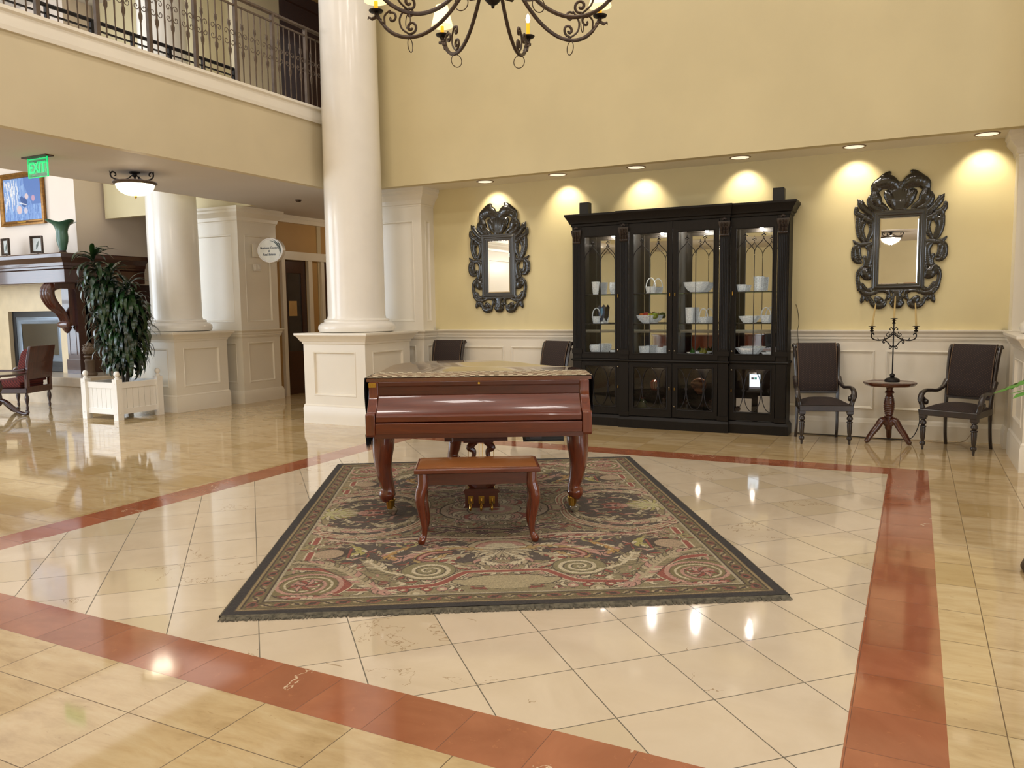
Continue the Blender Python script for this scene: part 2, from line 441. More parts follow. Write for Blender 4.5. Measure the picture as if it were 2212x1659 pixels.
def pedestal_column(cx, cy, H, label, rad=.372):
    t = thing('column', label, 'column', (cx, cy, 0))
    h = .49
    mb = MB(); 
    for (ux, uy) in ((1,0),(0,1),(-1,0),(0,-1)):
        n = (uy, -ux, 0); O = (-ux*h + n[0]*h, -uy*h + n[1]*h, 0)
        mb.recess(O, (ux,uy,0), (0,0,1), n, 2*h, 1.1, (.15,.15,.36,.17), .022, .03, .005)
    mb.rstack(0, 0, [(h-.03,h-.03,.0),(h-.03,h-.03,1.1)])
    wrap(mb, -h, h, -h, h, [(0,0),(.02,0),(.02,.2),(.014,.215),(.014,.235),(.0,.25)])
    wrap(mb, -h, h, -h, h, [(0,1.02),(.012,1.03),(.016,1.055),(.03,1.06),(.06,1.115),(.08,1.13),(.085,1.14),(.085,1.162),(.0,1.164)])
    mb.build('pedestal', M['trim'], t, smooth=25)
    MB().lathe([(.44,1.163),(.485,1.175),(.5,1.21),(.495,1.25),(.46,1.285),(.425,1.295),(.42,1.305),(.425,1.32),(.41,1.335),(.385,1.34)], seg=64).build('base_moulding', M['white'], t, smooth=50)
    MB().lathe([(rad+.012,1.335),(rad,1.38),(rad-.002,2.6),(rad-.02,H*.75),(rad-.035,H)], seg=72).build('shaft', M['white'], t, smooth=60)
    return t
pedestal_column(-6.55, 8.44, ZT, 'tall smooth cream column on a panelled pedestal behind the piano')
pedestal_column(-9.98, 8.5, 6.6, 'cream round column on a pedestal behind the tall potted plant', .36)
pedestal_column(1.33, 8.38, ZT, 'column whose panelled pedestal edge shows at the extreme right beside the armchair')

# chair rail, wainscot panels and baseboard on the back wall
struct(MB().strip([(YW-a*.9, b) for a, b in RAIL[:-1]] + [(YW, 1.166)], -5.97, .84).build('trim_1', M['trim'], smooth=20))
w = MB().box(-5.97, .84, YW-.006, YW-.0005, .19, 1.05)
for i in range(6):
    x1 = .75 - 1.13 * i
    w.frame((x1-1.02, YW-.006, .30), (1,0,0), (0,0,1), (0,-1,0), 1.02, .64, .03, .018)
struct(w.build('wall_back_wainscot', M['trim'], smooth=20))
struct(MB().strip([(YW-a, b) for a, b in BASEB], -5.97, .84).build('baseboard_back', M['trim'], smooth=20))

# ------------------------------------------------------------------ balcony railings
def railing(x, y0, y1, zf, label, fancy=True, fine=.095, m='rail'):
    t = thing('balcony_railing', label, 'railing', (x, y0, zf))
    L = y1 - y0
    h = MB(); h.tube([(0,0,.955),(0,L,.955)], .026, 8, sq=True); h.build('handrail', M[m], t)
    MB().box(-.011,.011,0,L,.85,.868).build('upper_bar', M[m], t)
    if not fancy: MB().box(-.011,.011,0,L,.73,.75).build('lower_bar', M[m], t)
    post = MB().box(-.02,.02,-.02,.02,0,.95).mesh('post', M[m], 0)
    def blend(a, b, z): return a + (b-a)*z
    pl = MB().tube([(0,0,0),(0,0,.25),(0,0,.38),(0,0,.5),(0,0,.86)], [.007,.007,.0105,.007,.007], 6).mesh('baluster', M[m])
    s = MB(); s.tube([(0,0,0),(0,0,.28),(0,0,.3),(0,0,.5),(0,0,.52),(0,0,.86)], [.008,.008,.013,.011,.008,.008], 6)
    for sy in (-1, 1):
        for sz in (-1, 1):
            sp = [(0, sy*.006, .49)]
            for k in range(15):
                a = k/14 * 2.2*PI; r = .036*(1-k/17)
                sp.append((0, sy*(.046 + r*math.sin(a-PI/2)*1.0 + 0), .49 + sz*(.052 + r*math.cos(a-PI/2)*1.1)))
            s.tube(sp, .0045, 5)
        s.tube([(0, 0, .59), (0, sy*.014, .63), (0, sy*.012, .66), (0, sy*.022, .68)], [.006,.009,.006,.002], 5)
        s.tube([(0, 0, .40), (0, sy*.016, .36), (0, sy*.014, .32), (0, 0, .29)], [.006,.009,.008,.003], 5)
    sc = s.mesh('scroll_baluster', M[m])
    np_ = int(round(L / .575))
    for i in range(np_ + 1):
        y = i * L / np_
        o = link(bpy.data.objects.new('post', post), t); o.location = (0, y, 0)
        if i < np_:
            k = 5
            for j in range(1, k + 1):
                f = fancy and j % 2 == 1
                o = link(bpy.data.objects.new('scroll_baluster' if f else 'baluster', sc if f else pl), t)
                o.location = (0, y + j * L / np_ / (k + 1), 0)
                if not fancy: o.scale = (1, 1, .87)
    return t
railing(XB + -.02, 3.505, 8.82, 4.08, 'grey-brown wrought iron balcony railing with scroll balusters above the tan wall')
railing(-8.85, 3.2, 8.75, 3.96, 'dark plain railing on the far side of the upstairs balcony, seen through the scroll railing', False, m='iron_d')
# ------------------------------------------------------------------ colour-painted meshes
class Paint:
    def __init__(self, u0, u1, v0, v1, step, base):
        self.u0, self.v0, self.s = u0, v0, step
        self.nu, self.nv = int(round((u1-u0)/step))+1, int(round((v1-v0)/step))+1
        self.U, self.V = np.meshgrid(u0 + np.arange(self.nu)*step, v0 + np.arange(self.nv)*step)
        self.C = np.zeros((self.nv, self.nu, 3)); self.C[:] = base
    def win(self, u, v, r):
        i0 = max(0, int((u-r-self.u0)/self.s)); i1 = min(self.nu, int((u+r-self.u0)/self.s)+2)
        j0 = max(0, int((v-r-self.v0)/self.s)); j1 = min(self.nv, int((v+r-self.v0)/self.s)+2)
        return slice(j0, j1), slice(i0, i1)
    def disc(self, u, v, r, c, sq=1.0):
        w = self.win(u, v, r*max(1, sq)+self.s)
        if w[0].start >= w[0].stop or w[1].start >= w[1].stop: return
        m = np.hypot(self.U[w]-u, (self.V[w]-v)/sq) < r
        self.C[w][m] = c
    def stroke(self, pts, c, r=None, n=14):
        P = cr([p if len(p) > 2 else (p[0], p[1], r) for p in pts], n)
        for i, p in enumerate(P): self.disc(p[0], p[1], max(p[2], self.s*.6), c)
    def multi(self, pts, layers, n=16):
        for c, k in layers:
            self.stroke([(p[0], p[1], p[2]*k) for p in pts], c, n=n)
    def leaf(self, u, v, a, L, w, c, o=None, bend=.5):
        pts = [(u, v, w*.35), (u+L*.35*math.cos(a), v+L*.35*math.sin(a), w), (u+L*.7*math.cos(a+bend*.5), v+L*.7*math.sin(a+bend*.5), w*.7), (u+L*math.cos(a+bend), v+L*math.sin(a+bend), w*.15)]
        if o is not None: self.stroke([(p[0], p[1], p[2]+.005) for p in pts], o, n=6)
        self.stroke(pts, c, n=6)
    def acanthus(self, pts, cols, o, L=.09, w=.016, gap=.03, sides=(-1, 1)):
        P = cr(pts, 12); acc = 0
        for i in range(1, len(P)):
            acc += math.dist(P[i], P[i-1])
            if acc > gap:
                acc = 0
                a = math.atan2(P[i][1]-P[i-1][1], P[i][0]-P[i-1][0])
                k = i/len(P); sc = (.55 + .45*math.sin(PI*min(1, k*1.1)))
                for s in sides:
                    self.leaf(P[i][0], P[i][1], a + s*.75, L*sc, w*sc, cols[random.randrange(len(cols))], o, -s*.5)
        self.stroke([(p[0], p[1], w*.6) for p in pts], cols[0])
    def spiral(self, u, v, r, turns, c, w, a0=0, s=1):
        pts = [(u + r*(1-k/30)*math.cos(a0+s*k/30*turns*2*PI), v + r*(1-k/30)*math.sin(a0+s*k/30*turns*2*PI), w*(1-k/45)) for k in range(31)]
        self.stroke(pts, c, n=5)
def grid_mesh(name, C, xs, ys, zf, mat):
    nv, nu = C.shape[:2]
    me = bpy.data.meshes.new(name)
    X, Y = np.meshgrid(xs, ys)
    co = np.stack([X, Y, zf(X, Y)], -1).reshape(-1, 3).astype(np.float32)
    idx = np.arange(nu*nv).reshape(nv, nu)
    q = np.stack([idx[:-1, :-1], idx[:-1, 1:], idx[1:, 1:], idx[1:, :-1]], -1).reshape(-1, 4)
    me.vertices.add(nu*nv); me.vertices.foreach_set('co', co.ravel())
    me.loops.add(q.size); me.loops.foreach_set('vertex_index', q.ravel().astype(np.int32))
    me.polygons.add(len(q)); me.polygons.foreach_set('loop_start', (np.arange(len(q))*4).astype(np.int32))
    me.update(calc_edges=True)
    a = me.color_attributes.new('paint', 'FLOAT_COLOR', 'POINT')
    srgb = np.clip(C, 0, 255)/255
    L = np.where(srgb <= .04045, srgb/12.92, ((srgb+.055)/1.055)**2.4)
    a.data.foreach_set('color', np.concatenate([L, np.ones(L.shape[:2]+(1,))], -1).astype(np.float32).ravel())
    me.materials.append(mat)
    return me
def painted(name, rough=.9, bump=0, scale=300, coat=0):
    n = N(name); at = n.new('ShaderNodeAttribute'); at.attribute_name = 'paint'
    n.set(Base_Color=at.outputs[0], Roughness=rough, Coat_Weight=coat, Specular_IOR_Level=.3)
    if bump: n.bump(n.noise(n.coord(), scale, 2), bump, .003)
    return n.m

# ------------------------------------------------------------------ rug
def rug_colors():
    A = lambda *c: np.array(c, float)
    dark, beige, light, olive, red, pink, out = A(96,86,78), A(178,162,132), A(200,186,156), A(144,132,102), A(150,90,78), A(184,144,128), A(84,73,64)
    step = .005; HW, HL = 1.39, 1.86
    p = Paint(0, HW, 0, HL, step, olive)
    rs = random.Random(5)
    # beige cloud and dark grounds
    for u, v, r in ((.3,.35,.42),(.6,.75,.45),(.9,1.0,.3),(0,.6,.4),(.35,1.1,.4),(1.0,.3,.35),(.1,.3,.4)): p.disc(u, v, r, A(150,136,106))
    for u, v, r in ((.82,.0,.3),(.86,.2,.28),(.75,.38,.22),(.95,.4,.16)): p.disc(u, v, r, dark)
    for pts in ([(.15,1.12,.1),(.4,.98,.16),(.62,.98,.2),(.86,.98,.14),(.95,.85,.07)], [(.3,.8,.1),(.5,.75,.13),(.75,.82,.16)], [(.6,1.12,.14),(.5,1.2,.1)]): p.stroke(pts, dark)
    # random small foliage over everything
    for i in range(1300):
        u, v = rs.uniform(0, 1.15), rs.uniform(0, 1.62)
        inside = (p.C[int(v/step), int(u/step)] == dark).all()
        if inside and rs.random() < .6: continue
        c = [beige, light, pink, olive, red, beige][rs.randrange(6)]
        p.leaf(u, v, rs.uniform(0, 6.28), rs.uniform(.04,.09), rs.uniform(.006,.013), c, out if rs.random() < .6 else None, rs.uniform(-1,1))
    # side lobe loops
    loopA = [(.86,.62,.03),(1.08,.55,.034),(1.24,.36,.03),(1.275,.12,.028),(1.27,0,.028)]
    loopB = [(.88,.62,.026),(.66,.5,.03),(.53,.34,.03),(.49,.16,.024),(.5,0,.02)]
    for L_ in (loopA, loopB):
        p.multi(L_, ((out,1.35),(light,1.15),(red,.75),(beige,.42)))
    p.multi([(1.18,.5,.02),(1.0,.44,.024),(.9,.5,.012)], ((out,1.4),(pink,1),(light,.4)))
    p.acanthus([(1.24,.1),(1.2,.3),(1.05,.42),(.86,.46),(.74,.4)], [beige,light,pink], out, .11, .018, .034)
    p.acanthus([(.56,.1),(.6,.28),(.72,.36),(.84,.3)], [beige,light,olive], out, .08, .014, .03)
    for k in range(22):
        a = k/22*2*PI; p.leaf(1.12+.05*math.cos(a), .0+.05*math.sin(a), a, .13, .016, [light, A(176,166,112)][k%2], out, .4)
    p.disc(1.12, 0, .075, A(188,180,136)); p.disc(1.12,0,.03, beige)
    p.acanthus([(.98,0),(.9,.05),(.8,.05)], [red, pink], out, .07, .014, .025)
    p.spiral(.9, .0, .06, 1.5, pink, .01)
    # central medallion
    for r, c in ((.40,out),(.385,A(176,156,134)),(.33,out),(.322,pink),(.30,A(184,166,140)),(.2,out),(.19,beige),(.13,pink),(.08,light),(.04,red)): p.disc(0, 0, r, c, .82)
    for k in range(26):
        a = k/26*2*PI; p.leaf(.2*math.cos(a), .16*math.sin(a), a, .16, .017, [pink,light,beige,red][k%4], out, .7)
    for u, v in ((.45,.03),): 
        p.disc(u,v,.07,out); p.disc(u,v,.06,pink); p.disc(u,v,.042,out); p.disc(u,v,.034,beige)
    p.multi([(0,.52,.016),(.2,.5,.016),(.34,.42,.014),(.46,.44,.01)], ((out,1.6),(A(70,60,58),1.1),(pink,.5)))
    p.acanthus([(0,.6),(.14,.58),(.3,.52),(.42,.58)], [A(120,96,92),beige,pink], out, .07, .014, .026)
    p.multi([(.0,.72,.02),(.2,.70,.02),(.4,.66,.02),(.62,.68,.018),(.82,.74,.014),(1.06,.66,.014)], ((out,1.4),(pink,1.1),(light,.6)))
    p.acanthus([(.1,.75),(.35,.72),(.6,.74),(.85,.7)], [pink,light,red], out, .08, .013, .035)
    # shell
    for r, c in ((.21,out),(.2,beige),(.155,red),(.145,pink),(.10,light)): p.disc(0, .9, r, c, .8)
    for k in range(9): 
        a = PI/2 + (k-0)*.22*(-1); p.leaf(0, .93, a, .2, .02, [light,beige][k%2], out, .1)
    p.acanthus([(.06,1.06),(.12,1.16),(.04,1.24)], [light,beige,pink], out, .08, .016, .03)
    p.acanthus([(.12,.95),(.28,.9),(.42,.96),(.5,1.06),(.42,1.12),(.34,1.06)], [A(176,150,104),light,pink], out, .12, .02, .034)
    p.acanthus([(.2,1.02),(.3,1.12),(.3,1.22),(.22,1.28)], [beige,light,red], out, .1, .018, .034)
    p.multi([(.3,.98,.014),(.42,1.0,.02),(.48,1.1,.018),(.4,1.15,.01)], ((out,1.5),(red,1),(pink,.5)))
    p.spiral(.56, .8, .07, 1.5, A(170,158,110), .011)
    p.acanthus([(.55,.86),(.66,1.0),(.62,1.1)], [A(176,140,90),pink,light], out, .07, .015, .028)
    p.acanthus([(.9,.8),(.84,.92),(.9,1.0)], [A(170,160,100),light], out, .07, .015, .03)
    # box cartouche at the side
    p.stroke([(1.0,.94,.1)]*2, out); p.disc(1.02,.95,.085,A(172,150,124))
    p.multi([(.9,1.03,.008),(.9,.86,.008)], ((out,1.6),(red,1)))
    for v0, v1, u in ((.62,.74,1.14),(.92,1.06,1.13)):
        p.multi([(u,v0,.022),(u,v1,.022)], ((out,1.3),(light,1.15),(red,.85)))
    p.spiral(1.17,.8,.05,1.4,A(168,156,108),.009)
    # big scroll near the end
    p.disc(.42,1.31,.155,out); p.disc(.42,1.31,.148,A(140,130,98)); p.spiral(.42,1.31,.13,2.6,light,.014,.5); p.spiral(.42,1.31,.11,2.4,out,.005,.6)
    p.acanthus([(.56,1.36),(.66,1.3),(.72,1.2),(.78,1.1)], [light,beige,olive], out, .12, .018, .032)
    # red stepped band and end cartouche
    band = [(0,1.355,.02),(.18,1.35,.02),(.24,1.38,.022),(.36,1.53,.024),(.5,1.565,.022),(.72,1.585,.02),(.84,1.575,.02)]
    p.multi(band, ((out,1.5),(light,1.3),(red,.9)))
    for pts in ([(0,1.5,.075),(.12,1.5,.075),(.2,1.52,.05),(.26,1.5,.03)],):
        p.stroke([(a,b,c+.008) for a,b,c in pts], out); p.stroke(pts, A(170,156,124))
    p.stroke([(.02,1.6,.03),(.1,1.595,.02)], A(170,156,124))
    for u in (.34,.42,.54): 
        p.disc(u,1.61,.035,out); p.disc(u,1.61,.03,[red,light,pink][int(u*50)%3]); p.disc(u,1.61,.012,light)
    p.disc(.47,1.665,.055,out); p.disc(.47,1.665,.049,beige); p.disc(.47,1.665,.03,olive); p.disc(.47,1.665,.02,light)
    # corner scroll
    p.disc(1.05,1.47,.215,out); p.disc(1.05,1.47,.205,A(128,116,84))
    p.multi([(1.16,1.2,.024),(1.0,1.24,.028),(.87,1.36,.03),(.84,1.5,.03),(.88,1.6,.026)], ((out,1.35),(light,1.18),(red,.9)))
    p.spiral(1.06,1.48,.2,2.4,pink,.016,2.2); p.spiral(1.06,1.48,.185,2.3,out,.005,2.25); p.spiral(1.06,1.48,.15,2.2,light,.008,2.3)
    for k in range(8): p.leaf(1.06,1.48,k*.8,.09,.012,[red,pink][k%2],out,.5)
    p.acanthus([(.64,1.64),(.74,1.5),(.84,1.34),(1.0,1.16),(1.18,1.08)], [beige,light,pink,olive], out, .13, .019, .034)
    p.acanthus([(.7,1.52),(.66,1.6),(.58,1.64)], [pink,light], out, .08, .015, .03)
    p.acanthus([(.9,1.66),(1.02,1.66),(1.14,1.64)], [pink,red,light], out, .06, .014, .03)
    # border
    E = np.minimum(HW - p.U, HL - p.V)
    along = np.where(HW - p.U < HL - p.V, p.V, p.U)
    def band_(a, b, c): p.C[(E >= a) & (E < b)] = c
    band_(.165,.182,light*.86); band_(.158,.166,out); band_(.078,.158,A(118,106,78)); band_(.07,.08,out); band_(.055,.072,A(150,132,98)); band_(.049,.056,out); band_(0,.05,A(66,62,60))
    mid = E - .118
    for ph, c, w in ((0,A(140,92,80),.026),(.5,A(168,150,118),.018)):
        q = ((along/.15 + ph) % 1) - .5
        m = ((q*.15)**2*.5 + mid**2) < w**2
        ring = m & (((q*.15)**2*.5 + mid**2) > (w*.55)**2)
        p.C[m & (E < .158) & (E > .078)] = out; p.C[ring & (E < .158) & (E > .078)] = c
    q = np.sin(along/.15*2*PI)*.022
    p.C[(np.abs(mid - q) < .005) & (E < .156) & (E > .08)] = out
    C = p.C
    full = np.concatenate([C[:, ::-1], C[:, 1:]], 1); full = np.concatenate([full[::-1], full[1:]], 0)
    rg = np.random.default_rng(3)
    full = full * (1 + rg.normal(0, .07, full.shape[:2])[..., None])
    full = full * .92
    return full, np.concatenate([-p.U[0][::-1], p.U[0][1:]]), np.concatenate([-p.V[:,0][::-1], p.V[:,0][1:]])
Cc, xs, ys = rug_colors()
RA = R(30.6)
rug = thing('area_rug', 'floral scrollwork rug in dark brown, beige and red under the piano', 'rug', (-2.66, 4.94, .001), RA)
def rz_(X, Y): return .011 + .0015*np.sin(X*3+Y*2) + .001*np.sin(Y*9+X*4)
o = link(bpy.data.objects.new('pile', grid_mesh('rug_pile', Cc, xs, ys, rz_, painted('woven_rug', .95, .5, 350))), rug)
MB().rings([[(sx*1.392, sy*1.862, z) for sx, sy in ((-1,-1),(1,-1),(1,1),(-1,1))] for z in (.0, .009)], caps=False).build('edge_binding', plain('charcoal_binding', S(52,48,46), .95), rug)
fm = plain('grey_fringe', S(108,101,84), .95, var=.3, scale=40)
for s in (-1, 1):
    f = MB(); k = -1.38
    while k < 1.38:
        L = random.uniform(.045, .058); j = random.uniform(-.006, .006)
        f.add([(k, s*1.858, .01), (k+.009, s*1.858, .01), (k+.008+j, s*(1.86+L), .003), (k+j, s*(1.86+L), .003)], [(0,1,2,3)])
        k += .0052
    tag(f.build('fringe', fm, rug, smooth=0), kind='stuff')

# ------------------------------------------------------------------ grand piano
PO, PA = (-2.55, 4.54), R(27.5)
pn = thing('grand_piano', 'polished reddish-brown baby grand piano with closed lid in the middle of the rug', 'piano', (*PO, 0), PA)
RUGZ = .013
lid = cr([(.765,.18),(.765,.78),(.72,.98),(.56,1.14),(.42,1.36),(.3,1.62),(.12,1.84),(-.14,1.95),(-.42,1.93),(-.66,1.78),(-.755,1.5),(-.765,1.2),(-.765,.18)], 7)
lid = [p for p in lid if -.766 < p[0] < .766]
def inset(poly, k): return [(x*(1-k/.765), .18 + (y-.18)*(1-k/1.8)) for x, y in poly]
lm = MB(); 
def lr(poly, z): return [(x, y, z) for x, y in poly]
lm.rings([lr(inset(lid, .004), .962), lr(lid, .966), lr(lid, .981), lr(inset(lid, .006), .986)])
lm.build('lid', M['cherry_lid'], pn, smooth=40)
rim = inset(lid, .022)
MB().rings([lr(rim, .66), lr(rim, .962)]).build('rim', M['cherry_v'], pn, smooth=40)
MB().box(-.7,.7,.3,1.5,.63,.665).build('soundboard_frame', M['cherry_d'], pn)
# cheeks (arms), sculpted side profile
ck = [(.0,.625),(.0,.758),(.012,.768),(.07,.768),(.082,.778),(.10,.80),(.135,.83),(.155,.85),(.165,.868),(.17,.91),(.172,.945),(.172,.958),(.34,.958),(.34,.61),(.012,.61)]
for s in (-1, 1):
    x0, x1 = (.685, .748)
    m = MB().prism(ck, x0*s, x1*s, 'yz'); m.build('cheek', M['cherry_v'], pn, bevel=.004)
MB().box(-.69,.69,.004,.40,.60,.63).build('keybed', M['cherry_d'], pn)
MB().prism([(.006,.628),(.004,.695),(.01,.702),(.03,.702),(.03,.628)], -.684, .684, 'yz').build('keyslip', M['cherry'], pn, bevel=.003)
fb = [(.012,.708),(.01,.742),(.018,.754),(.035,.760),(.08,.784),(.12,.82),(.15,.85),(.162,.868),(.2,.868),(.2,.708)]
MB().prism(fb, -.682, .682, 'yz').build('fallboard', M['cherry'], pn, bevel=.003)
MB().prism([(.178,.868),(.178,.928),(.2,.928),(.2,.868)], -.682, .682, 'yz').build('front_panel', M['cherry_d'], pn, bevel=.003)
fl = MB().prism([(.17,.93),(.17,.960),(.21,.960),(.21,.93)], -.682, .682, 'yz').build('lid_flap', M['cherry_d'], pn, bevel=.004)
MB().lathe([(.0,-.001),(.004,-.002),(.008,-.002),(.009,0)], (0,.169,.946), 16, 'y', 1).build('keyhole', M['brass'], pn)
h = MB().box(-.748,-.70,.166,.171,.925,.957); h.lathe([(.006,-.725),(.006,-.72)], (0,.166,.94), 8, 'x')
for x in (-.738,-.724,-.71): h.lathe([(.0055,.160),(.0055,.168)], (x,0,.938), 8, 'y')
h.build('lid_hinge', M['brass'], pn)
def piano_leg(x, y, s, name='leg'):
    lg = link(bpy.data.objects.new(name, None), pn); lg.location = (x, y, 0)
    path = [(s*.035,0,.61),(s*.038,0,.52),(s*.044,0,.44),(s*.042,0,.36),(s*.028,0,.27),(s*.012,0,.2),(s*.018,0,.165),(s*.012,0,.135),(s*.004,0,.118)]
    rad = [.078,.078,.07,.06,.052,.046,.06,.052,.036]
    P = cr([(*p, r) for p, r in zip(path, rad)], 4)
    m = MB().tube([q[:3] for q in P], [q[3] for q in P], 14, up=(0,1,0), sq=False)
    m.box(-.085+s*.035,.085+s*.035,-.085,.085,.585,.605)
    m.build('leg_body', M['cherry_v'], lg, smooth=50)
    cx = 0
    MB().lathe([(.034,.128),(.037,.122),(.036,.116),(.033,.112),(.026,.062),(.02,.058)], (cx,0,0), 16).build('ferrule', M['brass'], lg)
    c = MB(); c.tube([(cx,0,.07),(cx,0,.05),(cx+.014,-.0,.045)], .009, 8); c.lathe([(.012,-.018),(.03,-.017),(.033,-.012),(.033,.012),(.03,.017),(.012,.018)], (cx+.016,0,RUGZ+.033), 18, 'y'); c.tube([(cx+.022,-.024,.046),(cx+.022,.024,.046)], .01, 8)
    c.build('caster', M['chrome'], lg)
    return lg
piano_leg(-.64, .29, -1); piano_leg(.64, .29, 1); piano_leg(-.29, 1.55, 1)
# pedal lyre
lx, ly = .0, .33
ly_o = link(bpy.data.objects.new('pedal_lyre', None), pn); ly_o.location = (lx, ly, 0)
m = MB(); m.box(-.25,.19,-.05,.05,.528,.6); m.box(-.12,.09,-.035,.035,.515,.53)
for s in (-1, 1):
    P = cr([(s*.03,0,.52),(s*.055,0,.50),(s*.078,0,.475),(s*.05,0,.45),(s*.055,0,.40),(s*.08,0,.33),(s*.09,0,.27),(s*.075,0,.22),(s*.04,0,.19)], 5)
    m.tube(P, [.022,.024,.03,.02,.016,.02,.026,.03,.03], 8, flat=.9, up=(0,1,0))
m.box(-.07,.07,-.02,.02,.175,.22); m.prism([(-.13,.17),(-.115,.19),(.115,.19),(.13,.17),(.115,.155),(.115,.07),(.13,.055),(-.13,.055),(-.115,.07),(-.115,.155)], -.05, .05, 'xz')
m.build('lyre_frame', M['cherry_d'], ly_o, smooth=40, bevel=.002)
m = MB()
for x in (-.012,.012): m.tube([(x,0,.565),(x,0,.19)], .0025, 6)
for s in (-1,1): m.tube([(s*.085,.02,.565),(s*.095,.02,.3),(s*.09,.0,.18)], .003, 6)
m.build('pedal_rods', M['brass'], ly_o)
for x in (-.075, 0, .075):
    pd = MB().tube([(x,.0,.115),(x,-.07,.112),(x,-.115,.09),(x,-.14,.07),(x,-.15,.066)], [.008,.010,.014,.017,.010], 10, flat=.6, up=(0,0,1))
    pd.box(x-.02,x+.02,-.054,-.05,.085,.14)
    pd.build('pedal', M['brass'], ly_o)
# player unit under the keybed
pu = link(bpy.data.objects.new('control_unit', None), pn); pu.location = (.44, .12, 0)
MB().box(-.13,.13,0,.2,.555,.598).build('unit_case', M['black'], pu, bevel=.004)
MB().box(-.10,-.02,-.003,0,.568,.588).build('unit_screen', plain('grey_unit_screen', S(70,66,74), .3), pu)
MB().box(-.145,.13,-.005,.2,.548,.555).build('unit_bracket', M['black'], pu)
MB().tube([(-.18,.05,.6),(-.18,.05,.57),(-.19,.04,.56)], .008, 8).build('knee_hook', M['cherry_d'], pn)

# runner cloth
rp = Paint(-.79, .79, 0, .46, .006, np.array([160,142,116.]))
for i in range(rp.nv):
    for j in range(rp.nu): pass
U, V = rp.U, rp.V
chk = (np.floor(U/.034) + np.floor(V/.055)) % 2 == 0
edge = ((V < .11) & (V > .02)) | (V > .36)
rp.C[edge & chk] = (84,66,42); rp.C[edge & ~chk] = (214,204,178)
dm = (np.abs(((U+V*.5)/.09) % 1 - .5) + np.abs(((U-V*.5)/.09) % 1 - .5))
rp.C[(~edge) & (dm < .35)] = (128,102,82); rp.C[(~edge) & (dm > .75)] = (186,172,148)
rp.C *= (1 + np.random.default_rng(1).normal(0, .06, rp.C.shape[:2]))[..., None]
run = thing('table_runner', 'beige woven runner with dark fringe draped across the front of the piano lid', 'cloth', (*PO, 0), PA)
rm = painted('woven_runner', .9, .4, 300)
me = grid_mesh('runner_top', rp.C, rp.U[0]*.775/.79, rp.V[:,0] + .19, lambda X, Y: .990 - .004*np.clip((np.abs(X)-.765)/.01, 0, 1), rm)
link(bpy.data.objects.new('woven_cloth', me), run)
navy = plain('navy_fringe_yarn', S(22,24,34), .95, var=.3, scale=60)
for s in (-1, 1):
    m = MB(); n = 26; rows = []
    zb = .60 if s < 0 else .78
    for j in range(7):
        z = .987 + (zb - .987)*j/6
        rows.append([(s*(.778 + .004*math.sin(i*.9+j)), .19 + .46*i/n, z) for i in range(n+1)])
    vs = [q for r_ in rows for q in r_]
    m.add(vs, [(j*(n+1)+i, j*(n+1)+i+1, (j+1)*(n+1)+i+1, (j+1)*(n+1)+i) for j in range(6) for i in range(n)])
    m.build('side_drop', navy if s < 0 else rm if False else navy, run)
    f = MB()
    for i in range(90):
        y = .19 + .46*i/90; L = random.uniform(.08, .13)*(1 if s < 0 else .3)
        f.add([(s*.778, y, zb), (s*.778, y+.006, zb), (s*(.778+random.uniform(-.01,.012)), y+.006+random.uniform(-.01,.01), zb-L)], [(0,1,2)])
        f.add([(s*.774, y, zb), (s*.784, y, zb), (s*.778, y+random.uniform(-.01,.01), zb-L)], [(0,1,2)])
    tag(f.build('fringe', navy, run, smooth=0), kind='stuff')

# ------------------------------------------------------------------ piano bench
bn = thing('piano_bench', 'polished wooden piano bench with tan leather seat in front of the piano', 'bench', (-2.437, 4.31, 0), R(29.5))
MB().rings([[(-a,-b,z),(a,-b,z),(a,b,z),(-a,b,z)] for a, b, z in ((.372,.172,.45),(.385,.185,.455),(.385,.185,.475),(.376,.176,.482))]).build('seat_frame', M['cherry'], bn, bevel=.002)
MB().rings([[(-a,-b,z),(a,-b,z),(a,b,z),(-a,b,z)] for a, b, z in ((.366,.166,.48),(.366,.166,.487),(.35,.15,.492))]).build('seat_pad', plain('tan_leather', S(140,84,36), .38, var=.06, scale=8, coat=.3), bn, bevel=.002)
MB().box(-.335,.335,-.145,-.13,.375,.45).box(-.335,.335,.13,.145,.375,.45).box(-.335,-.32,-.14,.14,.375,.45).box(.32,.335,-.14,.14,.375,.45).build('apron', M['cherry_d'], bn)
for sx in (-1, 1):
    for sy in (-1, 1):
        P = cr([(0,0,.45,.032),(0,0,.38,.034),(sx*.014,sy*.006,.33,.034),(sx*.018,sy*.008,.27,.03),(sx*.008,0,.19,.024),(-sx*.004,0,.11,.019),(sx*.0,0,.06,.019),(sx*.014,sy*.008,.035,.026),(sx*.014,sy*.008,RUGZ,.02)], 5)
        MB().tube([q[:3] for q in P], [q[3] for q in P], 10, up=(0,1,0)).build('leg', M['cherry_v'], bn, loc=(sx*.335, sy*.14, 0), smooth=50)
